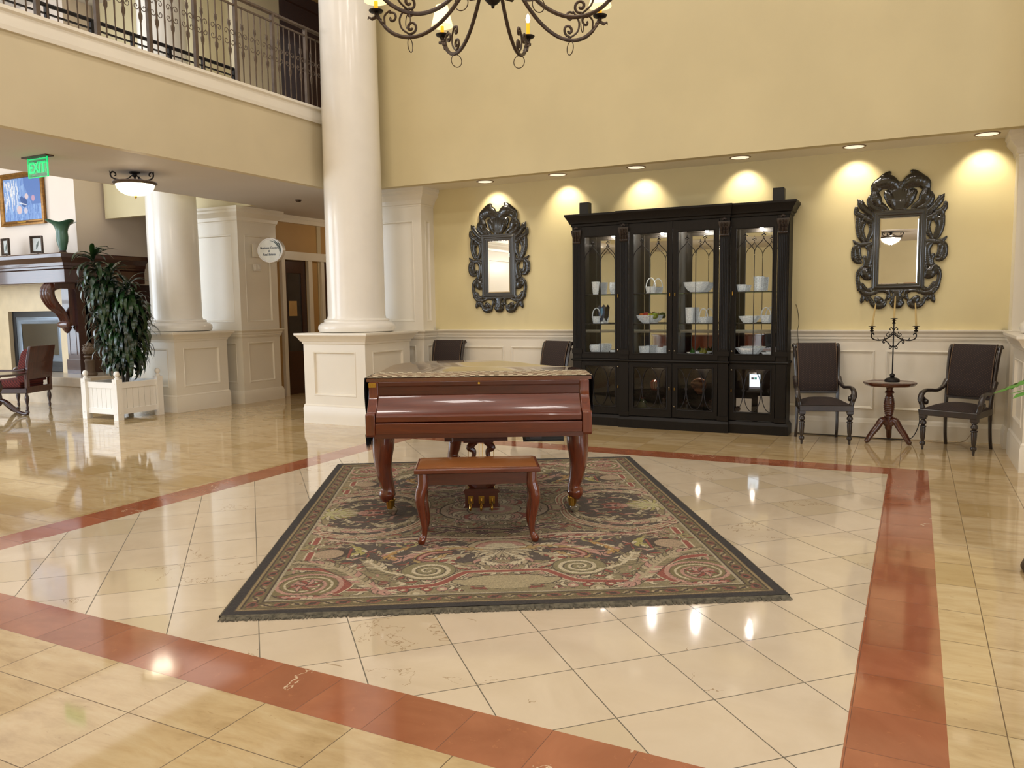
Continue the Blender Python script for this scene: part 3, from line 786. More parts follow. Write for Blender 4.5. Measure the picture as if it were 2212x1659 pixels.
# ------------------------------------------------------------------ display cabinet
CX, CY = -2.515, 9.435
cab = thing('display_cabinet', 'tall black glazed display cabinet full of crystal against the back wall', 'cabinet', (CX, CY, 0))
SF, MF = -.285, -.33          # fronts of side and middle sections
def sec(x): return MF if abs(x) < .65 else SF
b = MB()
b.box(-1.27,-1.245,SF+.01,0,.0,2.42); b.box(1.245,1.27,SF+.01,0,0,2.42)
b.box(-1.25,1.25,SF+.02,0,.1,.13); b.box(-1.25,1.25,-.24,0,.78,.87); b.box(-1.25,1.25,SF+.02,0,2.38,2.42)
for x in (-.585, 0, .585): b.box(x-.012,x+.012,(MF if x == 0 else MF)+.03,0,.1,2.4)
b.box(-1.25,1.25,-.02,0,.1,.8)
b.build('carcass', M['ebony'], cab, smooth=0)
def fronts(x0, x1, f, name, z):
    return MB().box(x0, x1, f, f+.03, *z)
b = MB()
for s in (-1, 1):
    xs_ = sorted((s*.64, s*1.27)); b.box(xs_[0], xs_[1], SF+.004, SF+.03, 2.33, 2.45); b.box(xs_[0], xs_[1], SF+.004, SF+.03, .76, .88)
b.box(-.645,.645,MF+.004,MF+.045,2.33,2.45); b.box(-.645,.645,MF+.004,MF+.045,.76,.88)
b.box(-.645,-.63,MF+.004,SF+.03,.1,2.45); b.box(.63,.645,MF+.004,SF+.03,.1,2.45)
b.build('frieze', M['ebony'], cab, smooth=0)
def stepped(prof, name, smooth=20):
    m = MB()
    rs = []
    for o, z in prof:
        rs.append([(-1.27-o,0,z),(-1.27-o,SF-o,z),(-.645-o*.4,SF-o,z),(-.645-o*.4,MF-o,z),(.645+o*.4,MF-o,z),(.645+o*.4,SF-o,z),(1.27+o,SF-o,z),(1.27+o,0,z)])
    m.rings(rs); return m.build(name, M['ebony'], cab, smooth=smooth)
stepped([(0,2.42),(.01,2.425),(.012,2.45),(.03,2.46),(.034,2.48),(.055,2.515),(.07,2.54),(.075,2.545),(.075,2.568),(0,2.572)], 'cornice')
stepped([(.025,0),(.025,.10),(.018,.115),(.012,.125),(.004,.135),(0,.14)], 'plinth')
stepped([(0,.79),(.012,.795),(.018,.805),(.012,.815),(0,.82)], 'waist_moulding')
for x in (-1.205, -.588, .588, 1.205):
    f = sec(x); p = link(bpy.data.objects.new('pilaster', None), cab); p.location = (x, f, 0)
    m = MB(); m.box(-.055,.055,-.006,.02,.14,.79); m.box(-.062,.062,-.016,.0,.14,.19); m.box(-.055,.055,-.006,.02,.82,2.42); m.box(-.066,.066,-.022,0,.88,.93)
    for k in range(5): m.tube([(-.036+k*.018,-.007,.95),(-.036+k*.018,-.007,2.2)], .0065, 6)
    m.build('shaft', M['ebony'], p, smooth=30)
    c = MB(); c.rstack(0,-.008,[(.048,.014,2.22),(.05,.02,2.23),(.046,.014,2.245),(.052,.02,2.3),(.064,.034,2.36),(.064,.03,2.38)])
    for i in range(3):
        for s in (-1, 0, 1): c.tube([(s*.026,-.02,2.24+i*.04),(s*.03,-.034,2.26+i*.04),(s*.032,-.042,2.275+i*.04),(s*.03,-.036,2.285+i*.04)], [.008,.014,.012,.005], 6)
    c.tube([(-.02,-.03,2.4),(0,-.038,2.41),(.02,-.03,2.4)], [.012,.018,.012], 8)
    c.build('capital', plain('carved_brown_capital', S(48,36,28), .4) if x == -1.205 else bpy.data.materials['carved_brown_capital'], p)
def ogee(m, xc, w, z0, z1, y, r=.0045):
    """pointed gothic arch pair over width w from springing z0 to apex z1"""
    h = z1 - z0
    for s in (-1, 1):
        m.tube([(xc+s*a*w/2, y, z0+b_*h) for a, b_ in cr([(1,-.12),(.99,.08),(.85,.32),(.55,.55),(.22,.75),(.06,.9),(0,1.0)], 4)], r, 6)
    for dx, dz, rr in ((0,.012,.008),(0,.04,.011),(-.017,.028,.0075),(.017,.028,.0075),(0,.062,.006)):
        m.lathe([(0,-rr),(rr*.8,-rr*.6),(rr,0),(rr*.8,rr*.6),(0,rr)], (xc+dx, y, z1+dz), 8, 'y')
def cab_door(x0, x1, gx0, gx1, up, knob_x, lock_z):
    f = sec((x0+x1)/2)
    d = link(bpy.data.objects.new('door', None), cab); d.location = (0, f-.012, 0)
    z0, z1, g0, g1 = (.83,2.41,.90,2.29) if up else (.15,.78,.245,.73)
    m = MB(); T = .022
    m.box(x0,gx0,0,T,z0,z1).box(gx1,x1,0,T,z0,z1).box(gx0,gx1,0,T,z0,g0).box(gx0,gx1,0,T,g1,z1)
    m.frame((gx0-.012,-.001,g0-.012),(1,0,0),(0,0,1),(0,-1,0),gx1-gx0+.024,g1-g0+.024,.014,.006)
    m.build('door_frame', M['ebony'], d, smooth=0)
    MB().box(gx0,gx1,.012,.014,g0,g1).build('glass_pane', M['glass'] if up else M['glass_dk'], d, smooth=0)
    t = MB(); W = gx1-gx0; xm = (gx0+gx1)/2; y = .006
    if up:
        t.tube([(xm,y,g0),(xm,y,g0+.79*(g1-g0))], .0045, 6)
        for z in (1.245, 1.597): t.tube([(gx0,y,z),(gx1,y,z)], .0045, 6)
        for s in (-1, 1): ogee(t, xm+s*W/4, W/2, g0+.81*(g1-g0), g0+.925*(g1-g0), y)
    else:
        H = g1-g0; zm = (g0+g1)/2
        for xc in (gx0, xm, gx1):
            pts = []
            for k in range(25):
                a = 2*PI*k/24; X = xc + W/4*.97*math.sin(a); Z = zm + H/2*.98*math.cos(a)
                if gx0-.001 <= X <= gx1+.001: pts.append((X, y, Z))
                elif pts and len(pts) > 1: t.tube(pts, .0045, 6); pts = []
                else: pts = []
            if len(pts) > 1: t.tube(pts, .0045, 6)
        for s in (-1, 1):
            for k in range(6):
                a = k*PI/3; t.lathe([(0,-.006),(.008,-.003),(.009,.002),(0,.006)], (xm+s*W/4+.012*math.cos(a), y-.003, zm+.012*math.sin(a)), 7, 'y')
            t.lathe([(0,-.01),(.008,-.004),(.008,.004)], (xm+s*W/4, y, zm), 8, 'y')
    t.build('tracery', M['iron_d'], d, smooth=50)
    MB().lathe([(.0,-.012),(.008,-.011),(.010,-.008),(.010,0)], (knob_x, 0, lock_z), 12, 'y').build('door_lock', M['chrome'], d)
    MB().box(knob_x-.004,knob_x+.004,-.008,0,(1.56 if up else .47),(1.60 if up else .50)).build('latch', M['brass'], d)
M['glass_dk'] = glassy('smoky_lower_glass', (.8,.78,.75,1), .4)
for up, lz in ((True, .93), (False, None)):
    cab_door(-1.145,-.65,-1.10,-.71,up,-.675, lz or .73)
    cab_door(-.525,-.004,-.468,-.066,up,-.03, 5 if False else (lz or .28) if False else (lz or .5))
    cab_door(.004,.525,.066,.468,up,.03, lz or .28)
    cab_door(.65,1.145,.71,1.10,up,.675, lz or .72)
mb = MB()
for x0, x1 in ((-1.245,-.6),(-.57,-.015),(.015,.57),(.6,1.245)): mb.box(x0,x1,-.021,-.02,.87,2.38)
mb.build('mirror_back', M['mirror'], cab, smooth=0)
for z in (1.235, 1.587):
    for x0, x1 in ((-1.243,-.6),(-.57,-.014),(.014,.57),(.6,1.243)): MB().box(x0,x1,-.25,-.025,z,z+.008).build('glass_shelf', M['shelfglass'], cab, smooth=0)
for x in (-.9, -.27, .27, .9):
    MB().lathe([(.0,0),(.03,0),(.032,.004),(.032,.012),(0,.012)], (x,-.17,2.368), 16).build('cabinet_lamp', M['led'], cab)
for x, sx in ((-1.13, -1), (1.14, 1)):
    sp = tag(MB().rstack(0,0,[(.058,.05,0),(.06,.052,.004),(.06,.052,.14),(.056,.048,.146)]).build('speaker', M['black'], None, (CX+x, 9.24, 2.572), smooth=0, bevel=.003),
        'small black speaker on the cabinet top, %s' % ('piano side' if sx < 0 else 'candelabra side'), 'speaker')

# ---- contents
def flute(prof, n=10, amp=.05, seg=40, sq=1.0):
    rs = []
    for r, z in prof:
        rs.append([(r*(1+amp*math.cos(n*2*PI*k/seg))*math.cos(2*PI*k/seg), r*sq*(1+amp*math.cos(n*2*PI*k/seg))*math.sin(2*PI*k/seg), z) for k in range(seg)])
    m = MB(); m.rings(rs, caps=False)
    q = m.v[:seg]; m.f.append(tuple(range(seg))[::-1]); return m
def vessel(r0, r1, h, n=10, amp=.05, bul=0, sq=1.0):
    out = [(r0*.9, .001), (r0, .006)] + [(r0+(r1-r0)*t**.8 + bul*math.sin(PI*t), .006+(h-.006)*t) for t in (.15,.3,.5,.7,.85,1)]
    inn = [(r - .005, z) for r, z in out[::-1][:-2]] + [(.001, .014)]
    return flute(out + inn, n, amp, sq=sq)
ZB, Z1, Z2 = .871, 1.244, 1.596
def on(x, z, y=-.17): return (CX+x, CY+y, z)
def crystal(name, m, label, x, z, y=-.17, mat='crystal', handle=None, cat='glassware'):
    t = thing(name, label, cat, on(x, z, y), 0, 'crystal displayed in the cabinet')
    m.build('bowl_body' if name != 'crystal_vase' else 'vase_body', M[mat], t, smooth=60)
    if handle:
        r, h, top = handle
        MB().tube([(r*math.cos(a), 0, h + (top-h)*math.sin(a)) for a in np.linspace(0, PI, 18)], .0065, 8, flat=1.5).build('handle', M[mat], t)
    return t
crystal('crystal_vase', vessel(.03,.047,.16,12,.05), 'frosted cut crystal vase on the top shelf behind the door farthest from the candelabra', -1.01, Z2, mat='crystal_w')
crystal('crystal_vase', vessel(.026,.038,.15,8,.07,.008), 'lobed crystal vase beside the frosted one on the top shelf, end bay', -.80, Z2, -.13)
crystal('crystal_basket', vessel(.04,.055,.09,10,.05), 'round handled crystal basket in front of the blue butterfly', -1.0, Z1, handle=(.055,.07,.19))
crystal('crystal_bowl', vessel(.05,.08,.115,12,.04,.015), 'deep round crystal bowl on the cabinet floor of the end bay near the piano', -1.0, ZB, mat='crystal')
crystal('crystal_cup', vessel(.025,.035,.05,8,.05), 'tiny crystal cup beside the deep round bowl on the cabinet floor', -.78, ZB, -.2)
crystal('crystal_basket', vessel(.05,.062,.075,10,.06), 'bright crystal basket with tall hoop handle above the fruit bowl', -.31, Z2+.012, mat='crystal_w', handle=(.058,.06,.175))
MB().box(-.05,.05,-.03,.03,0,.012).build('riser', M['crystal_w'], None, on(-.31, Z2, -.17)); tag(bpy.data.objects['riser'], 'flat clear riser under the hoop handled basket', 'stand')
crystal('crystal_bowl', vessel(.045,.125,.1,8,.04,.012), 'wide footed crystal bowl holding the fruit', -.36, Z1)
for k, (dx, dz, c, nm, lb) in enumerate(((-.045,.055,S(226,110,30),'orange','orange fruit in the crystal bowl'),(.0,.068,S(190,50,40),'apple','red apple between the orange and the yellow fruit'),(.045,.055,S(216,204,40),'lemon','yellow fruit in the crystal bowl'),(.09,.062,S(150,170,50),'lime','yellow-green fruit at the rim of the crystal bowl'))):
    f = thing(nm, lb, 'fruit', on(-.36+dx*1.15, Z1+dz+.028, -.19)); f.scale = (1.15, 1.15, 1.15)
    MB().lathe([(.003,.028),(.016,.033),(.03,.024),(.037,.004),(.033,-.018),(.018,-.031),(.003,-.028)], seg=16).build('fruit_body', plain(nm+'_skin', c, .35), f)
    MB().tube([(0,0,.026),(.003,0,.042)], .002, 5).build('stalk', M['chair_wood'], f)
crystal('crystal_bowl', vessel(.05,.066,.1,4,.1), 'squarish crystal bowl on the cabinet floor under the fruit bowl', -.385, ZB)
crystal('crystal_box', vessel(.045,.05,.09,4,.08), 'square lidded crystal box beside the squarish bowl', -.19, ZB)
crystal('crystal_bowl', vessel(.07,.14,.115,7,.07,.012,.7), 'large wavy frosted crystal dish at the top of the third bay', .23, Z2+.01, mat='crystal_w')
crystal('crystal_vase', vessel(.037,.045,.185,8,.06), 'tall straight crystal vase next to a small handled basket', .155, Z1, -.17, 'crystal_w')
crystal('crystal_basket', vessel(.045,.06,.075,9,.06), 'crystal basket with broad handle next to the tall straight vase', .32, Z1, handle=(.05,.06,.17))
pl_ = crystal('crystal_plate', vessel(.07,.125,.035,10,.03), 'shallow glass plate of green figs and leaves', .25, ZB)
gm = plain('waxy_green', S(66,120,44), .4, var=.2, scale=20); ym = plain('waxy_yellow_green', S(150,148,60), .4, var=.2)
for k, (dx, dy, c) in enumerate(((-.05,0,gm),(.06,.0,ym),(.095,-.02,ym))):
    f = thing('artificial_fig', ['green fig on the shallow glass plate','yellow-green fig beside the leaves on the glass plate','small yellow fig at the rim of the glass plate'][k], 'fruit', on(.25+dx, ZB+.045, -.19+dy))
    MB().lathe([(.002,.045),(.01,.03),(.026,.01),(.03,-.008),(.02,-.024),(.002,-.028)], seg=12).build('fruit_body', c, f); MB().tube([(0,0,.04),(.004,0,.056)], .003, 5).build('stalk', c, f)
lf = MB()
for k in range(16):
    a = k*2.4; c = Vector((.02+.06*math.cos(a), -.02+.03*math.sin(a), .04)); d_ = Vector((math.cos(a), math.sin(a)*.7, .3)).normalized()*.045; s_ = Vector((-d_.y, d_.x, 0))*.3
    lf.add([c, c+d_*.5+s_, c+d_, c+d_*.5-s_], [(0,1,2,3)])
tag(lf.build('leaf_garland', plain('dark_green_leaf', S(38,66,30), .5), None, on(.25, ZB+.01, -.18)), 'dark green artificial leaves among the figs on the glass plate', 'foliage')
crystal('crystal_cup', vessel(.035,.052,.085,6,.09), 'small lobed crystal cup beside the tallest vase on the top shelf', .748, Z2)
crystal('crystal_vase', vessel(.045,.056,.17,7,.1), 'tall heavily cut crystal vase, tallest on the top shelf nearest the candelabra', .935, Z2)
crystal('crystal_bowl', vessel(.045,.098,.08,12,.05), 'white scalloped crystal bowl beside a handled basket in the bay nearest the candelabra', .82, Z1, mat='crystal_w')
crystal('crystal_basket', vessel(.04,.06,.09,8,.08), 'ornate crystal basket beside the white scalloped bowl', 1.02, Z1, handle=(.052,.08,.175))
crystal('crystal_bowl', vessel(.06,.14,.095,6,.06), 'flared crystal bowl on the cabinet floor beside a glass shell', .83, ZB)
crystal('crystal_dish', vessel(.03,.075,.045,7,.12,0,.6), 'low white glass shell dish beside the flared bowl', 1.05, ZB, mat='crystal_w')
bf = thing('butterfly_ornament', 'blue and black butterfly ornament standing behind the handled crystal basket', 'ornament', on(-.955, Z1, -.10))
MB().prism([(0,.02),(-.035,.08),(-.06,.2),(-.03,.235),(0,.2),(.02,.235),(.045,.2),(.03,.08)], -.004, .004).build('wing', plain('blue_black_wing', S(20,60,120), .25, coat=.6, c2=S(14,20,36), scale=18), bf)
MB().prism([(0,.09),(-.014,.13),(-.016,.18),(0,.2),(.016,.18),(.014,.13)], -.006, -.004).build('wing_spot', plain('pale_blue_spot', S(110,170,220), .3), bf)
MB().box(-.02,.02,-.02,.02,0,.02).build('foot', M['crystal_w'], bf)
# lower compartments
def low(x, z=.131, y=-.13): return (CX+x, CY+y, z)
t = thing('tablet_screen', 'lit white tablet screen on a stand behind the lower cabinet glass', 'tablet', low(.91, .48, -.16))
MB().box(-.068,.068,-.006,.006,0,.20).build('tablet_case', plain('silver_case', S(170,172,176), .3, .5), t, bevel=.003)
MB().box(-.058,.058,-.0075,-.006,.022,.185).build('screen', emit('lit_screen', S(196,226,255), 3.2), t)
s_ = MB().box(-.058,.058,-.0085,-.0075,.022,.042); s_.box(-.04,-.012,-.0085,-.0075,.125,.15); s_.build('dark_icon', emit('screen_navy', S(20,50,90), .8), t)
MB().box(-.006,.022,-.0085,-.0075,.125,.15).build('teal_icon', emit('screen_teal', S(30,150,140), 1.2), t)
t2 = thing('tablet_stand', 'dark box pedestal holding up the lit tablet', 'stand', low(.91, .131, -.15)); MB().box(-.075,.075,-.05,.06,0,.33).build('stand_body', M['ebony'], t2); MB().box(-.08,.08,-.06,.07,.33,.349).build('stand_top', plain('grey_top', S(90,90,92), .4), t2)
for x, w, h, lb in ((.80,.17,.19,'white card with a small picture standing at the bottom of the lower cabinet'),(1.03,.15,.225,'taller cream card beside the one with a small picture in the lower cabinet')):
    t = thing('display_card', lb, 'card', low(x, .14, -.215))
    MB().box(-w/2,w/2,-.003,.003,0,h+.06).build('card_sheet', emit('card_added_glow', S(190,180,165), .35, S(225,215,200)), t, smooth=0)  # faint glow in the paper itself stands in for light on it
    if x < .9: MB().lathe([(0,-.0045),(.03,-.0045),(.03,-.003)], (-.065,0,.13), 14, 'y').build('printed_picture', plain('card_print', S(120,96,84), .6, var=.3, scale=40), t)
t = thing('striped_shell', 'orange-red rounded ornament with black and white stripes in the lower cabinet', 'ornament', low(-.27, .50, -.14))
MB().lathe([(0,-.03),(.05,-.025),(.07,0),(.05,.02),(0,.025)], seg=20, ax='y', sq=.8).build('ornament_body', plain('orange_red_glaze', S(150,62,40), .3, coat=.5), t)
m = MB(); [m.box(.0+k*.022, .01+k*.022, -.036, -.03, -.04, .045) for k in range(3)]; m.build('stripe', plain('ivory_glaze', S(210,205,190), .3), t)
MB().box(-.05,.05,-.04,.04,-.369,-.06).build('stand_block', M['ebony'], t)
t = thing('carved_mask', 'carved pinkish-brown wooden ornament with swirling grain in the lower cabinet', 'ornament', low(.27, .50, -.14))
n = N('swirled_wood'); wv = n.new('ShaderNodeTexWave', wave_type='RINGS'); wv.inputs['Scale'].default_value = 9; wv.inputs['Distortion'].default_value = 5; n.put(wv.inputs['Vector'], n.coord())
swm = n.set(Base_Color=n.mix(wv.outputs[0], S(84,52,38), S(158,116,90)), Roughness=.4)
MB().prism(cr([(-.10,.03),(-.05,.09),(.03,.10),(.09,.04),(.06,-.06),(.0,-.09),(-.06,-.03)], 4, True), -.03, .03).build('mask_body', swm, t, bevel=.012)
MB().box(-.05,.05,-.03,.03,-.369,-.08).build('stand_block', M['ebony'], t)
for x, lb, c in ((-.42,'dull green glass jar at the edge of the lower cabinet door',S(96,112,74)),(.42,'dark round vase in the lower cabinet behind the brass latch side',S(52,40,34)),(-.15,'dark lidded pot beside the striped ornament',S(60,48,40)),(.12,'small dark gourd beside the carved ornament',S(58,46,40))):
    t = thing('storage_jar', lb, 'jar', low(x, .131, -.13)); MB().lathe([(.04,0),(.055,.02),(.06,.1),(.05,.16),(.03,.18),(.032,.2)], seg=20).build('jar_body', plain('jar_glaze', c, .3), t)
    MB().lathe([(.034,.2),(.034,.21),(.01,.22),(.008,.235),(0,.24)], seg=16).build('lid', M['tblwood'], t)

# ------------------------------------------------------------------ upholstered armchair
def seat_fabric():
    n = N('dark_diamond_upholstery'); sp = n.new('ShaderNodeSeparateXYZ'); n.put(sp.inputs[0], n.coord())
    z = n.math('ADD', sp.outputs[2], sp.outputs[1])
    a = n.math('FRACT', n.math('MULTIPLY', n.math('ADD', sp.outputs[0], z), 34)); b = n.math('FRACT', n.math('MULTIPLY', n.math('SUBTRACT', sp.outputs[0], z), 34))
    d = n.math('ADD', n.math('ABSOLUTE', n.math('SUBTRACT', a, .5)), n.math('ABSOLUTE', n.math('SUBTRACT', b, .5)))
    c = n.mix(n.math('LESS_THAN', d, .2), S(42,32,30), S(86,62,50))
    n.bump(n.noise(n.coord(), 400, 2), .3, .002)
    return n.set(Base_Color=c, Roughness=.85)
UF = seat_fabric(); PIPE = plain('tan_piping', S(112,88,66), .7)
def make_chair(label, loc, rz):
    t = thing('upholstered_armchair', label, 'armchair', loc, rz)
    W = M['chair_wood']
    m = MB()
    def trap(a, yf, yb, z, ins=0): return [(-.265+ins,yf+ins,z),(.265-ins,yf+ins,z),(.225-ins,yb-ins,z),(-.225+ins,yb-ins,z)]
    m.rings([trap(0,-.25,.24,.345),trap(0,-.255,.24,.35),trap(0,-.255,.24,.40),trap(0,-.25,.24,.408)]); m.build('seat_rail', W, t, smooth=0, bevel=.003)
    m = MB(); n_ = 9; vs = []
    for j in range(n_):
        for i in range(n_):
            u, v = i/(n_-1)*2-1, j/(n_-1)*2-1; wx = .255 + (.215-.255)*(v+1)/2
            vs.append((u*wx, v*.235-.008, .41 + .058*(1-abs(u)**3.2)*(1-abs(v)**3.2)))
    m.add(vs, [(j*n_+i, j*n_+i+1, (j+1)*n_+i+1, (j+1)*n_+i) for j in range(n_-1) for i in range(n_-1)]); m.build('seat_cushion', UF, t, smooth=60)
    for s in (-1, 1):
        l = MB(); x, y = s*.235, -.222
        l.rstack(x, y, [(.03,.03,.32),(.03,.03,.405)])
        l.lathe([(.024,.32),(.03,.315),(.03,.308),(.016,.302),(.024,.292),(.031,.275),(.031,.262),(.02,.248),(.016,.243),(.03,.238),(.032,.228),(.024,.222),(.026,.2),(.022,.12),(.016,.09),(.015,.085),(.024,.08),(.028,.065),(.024,.05),(.013,.042),(.013,.03),(.009,.0)], (x,y,0), 16)
        l.build('front_leg', W, t, smooth=35)
        l = MB(); P = cr([(s*.212,.262,.0),(s*.21,.235,.12),(s*.208,.222,.3),(s*.208,.225,.45),(s*.214,.25,.6),(s*.222,.285,.8),(s*.228,.32,.94),(s*.23,.352,1.0),(s*.23,.378,1.0),(s*.23,.385,.985)], 4)
        l.tube(P, [.019]*9+[.022]*30+[.024,.022,.018], 8, flat=.9, up=(0,1,0), sq=True)
        l.build('rear_leg', W, t, smooth=30)
        a = MB(); P = cr([(s*.222,.265,.66),(s*.232,.2,.60),(s*.247,.1,.565),(s*.262,0,.572),(s*.272,-.1,.575),(s*.278,-.17,.55),(s*.275,-.205,.49),(s*.262,-.2,.44),(s*.25,-.2,.40)], 5)
        a.tube(P, list(np.interp(np.linspace(0,1,len(P)), [0,.2,.5,.7,.85,1], [.026,.018,.02,.024,.022,.026])), 10, flat=1.2, up=(0,0,1))
        a.lathe([(.0,-.03),(.024,-.026),(.03,-.012),(.03,.012),(.024,.026),(0,.03)], (s*.262,-.135,.468), 16, 'x')
        a.tube([(s*.262,-.14,.50),(s*.27,-.19,.52)], [.012,.016], 8)
        a.build('armrest', W, t, smooth=50)
    m = MB(); m.tube([(-.21,.232,.50),(.21,.232,.50)], .021, 6, sq=True); m.build('back_rail', W, t, smooth=30); m = MB(); m.tube([(-.23,.355,.995),(.23,.355,.995)], .026, 12); m.build('top_roll', W, t, smooth=30)
    prof = cr([(.226,.515),(.228,.6),(.245,.7),(.268,.82),(.30,.93),(.322,.985),(.345,1.025),(.37,1.02),(.385,.99)], 4)
    m = MB(); rows = []
    for y, z in prof:
        rows.append([(u*.203, y - .022*(1-abs(u)**4) - .002, z) for u in np.linspace(-1, 1, 9)])
    vs = [q for r_ in rows for q in r_]; nb = len(rows)
    m.add(vs, [(j*9+i, j*9+i+1, (j+1)*9+i+1, (j+1)*9+i) for j in range(nb-1) for i in range(8)])
    rows = [[(u*.203, y + .02, z) for u in np.linspace(-1, 1, 9)] for y, z in prof[:-6]]
    vs = [q for r_ in rows for q in r_]; m.add(vs, [(j*9+i, j*9+i+1, (j+1)*9+i+1, (j+1)*9+i) for j in range(len(rows)-1) for i in range(8)])
    m.build('backrest', UF, t, smooth=60)
    for s in (-1, 1): MB().tube([(s*.2, y-.006, z) for y, z in prof], .004, 5).build('piping', PIPE, t)
    return t
ch = make_chair('dark diamond-pattern armchair between the cabinet and the candelabra table', (-.86, 8.955, 0), R(17))
dup(ch, (.405, 8.90, 0), R(-24), 'dark diamond-pattern armchair in the corner on the far side of the candelabra table')
dup(ch, (-5.66, 8.98, 0), R(3), 'dark armchair whose back shows over the piano lid under the narrow mirror, beside the column')
dup(ch, (-4.16, 8.95, 0), R(-20), 'dark armchair whose back shows over the piano lid, touching the cabinet')

# ------------------------------------------------------------------ pedestal table and candelabra
TX, TY = -.215, 9.09
tb = thing('pedestal_table', 'small round mahogany pedestal table between the two dark armchairs', 'table', (TX, TY, 0))
rr = []
def pie(r, z): return [(r*(1+.035*max(0, math.cos(8*a))**.5)*math.cos(a), r*(1+.035*max(0, math.cos(8*a))**.5)*math.sin(a), z) for a in [2*PI*k/96 for k in range(96)]]
MB().rings([pie(.20,.598),pie(.225,.600),pie(.238,.612),pie(.245,.622),pie(.247,.634),pie(.240,.638),pie(.22,.630)]).build('table_top', M['tblwood'], tb, smooth=30)
prof = [(.05,.598),(.05,.585),(.035,.575),(.03,.55),(.045,.535),(.048,.525),(.03,.51),(.033,.5)]
for k in range(9): 
    z = .49 - k*.022; r_ = .034 + .018*math.sin(PI*(k+.8)/9.5); prof += [(r_, z), (r_+.004, z-.007), (r_+.003, z-.015)]
prof += [(.03,.29),(.045,.28),(.047,.27),(.036,.26),(.036,.15),(.03,.14)]
MB().lathe(prof, seg=24).build('turned_column', M['tblwood'], tb, smooth=40)
for k in range(3):
    a = R(-150 + k*120)
    P = cr([(.02,0,.20),(.05,0,.235),(.08,0,.23),(.12,0,.17),(.17,0,.11),(.205,0,.06),(.225,0,.03),(.245,0,.022)], 4)
    P = [(q[0]*math.cos(a)*1.0, q[0]*math.sin(a), q[2]) for q in P]
    MB().tube(P, list(np.interp(np.linspace(0,1,len(P)), [0,.3,.6,.85,1], [.034,.036,.03,.026,.02])), 10, up=(0,0,1)).build('leg', M['tblwood'], tb, smooth=50)
cd = thing('candelabra', 'black wrought iron three-arm candelabra on the pedestal table', 'candelabra', (TX+.02, TY, .638))
MB().lathe([(.072,0),(.075,.01),(.07,.028),(.05,.04),(.03,.046),(.018,.05),(.024,.06),(.026,.072),(.02,.084),(.008,.09)], seg=24).build('base', M['iron_d'], cd, smooth=50)
MB().tube([(0,0,.085),(.0,0,.62)], .0065, 8).build('stem', M['iron_d'], cd)
def cup(m, x, z): m.lathe([(.004,z-.03),(.016,z-.024),(.02,z-.016),(.008,z-.008),(.012,z),(.024,z+.006),(.012,z+.012),(.014,z+.022),(.034,z+.028),(.036,z+.031),(.02,z+.032)], (x,0,0), 16)
for s in (-1, 1):
    m = MB()
    m.tube(cr([(0,0,.50),(s*.05,0,.455),(s*.10,0,.435),(s*.15,0,.43),(s*.19,0,.442),(s*.208,0,.468),(s*.205,0,.498),(s*.188,0,.5),(s*.184,0,.482)], 5), .0065, 7)
    m.tube(cr([(s*.004,0,.515),(s*.03,0,.49),(s*.055,0,.47),(s*.07,0,.485),(s*.06,0,.5),(s*.05,0,.49)], 4), .005, 6)
    m.tube(cr([(s*.004,0,.535),(s*.02,0,.56),(s*.035,0,.55),(s*.034,0,.535),(s*.024,0,.54)], 4), .005, 6)
    m.tube(cr([(s*.004,0,.36),(s*.03,0,.375),(s*.055,0,.41),(s*.085,0,.43),(s*.1,0,.415),(s*.09,0,.4),(s*.08,0,.41)], 4), .006, 6)
    m.tube(cr([(s*.004,0,.375),(s*.02,0,.35),(s*.036,0,.345),(s*.036,0,.36),(s*.026,0,.365)], 4), .005, 6)
    for a, b_ in ((.05,.462),(.08,.445),(.14,.436),(.04,.5),(.045,.395)): m.tube([(s*a,0,b_),(s*(a+.008),0,b_+.014),(s*(a+.004),0,b_+.024)], [.005,.004,.001], 5)
    m.tube([(s*.205,0,.49),(s*.205,0,.52)], .006, 6)
    m.build('arm', M['iron_d'], cd, smooth=50)
    m = MB(); cup(m, s*.205, .545); m.build('drip_cup', M['iron_d'], cd)
m = MB(); cup(m, 0, .625); m.build('drip_cup', M['iron_d'], cd)
for x, z, ln, tx, lb in ((-.205,.577,.245,.03,'slim ivory taper candle leaning in the candelabra cup on the cabinet side'),(0,.657,.235,.005,'slim ivory taper candle in the top centre cup of the candelabra'),(.205,.577,.245,-.015,'slim ivory taper candle in the candelabra cup on the corner side')):
    c = thing('taper_candle', lb, 'candle', (TX+.02+x, TY, .638+z-.012), 0, 'taper candles in the candelabra')
    MB().tube([(0,0,0),(tx*.5,0,ln*.5),(tx,0,ln)], [.0105,.009,.006], 10).build('wax', M['candle'], c); MB().tube([(tx,0,ln-.001),(tx,0,ln+.008)], .0012, 5).build('wick', M['black'], c)

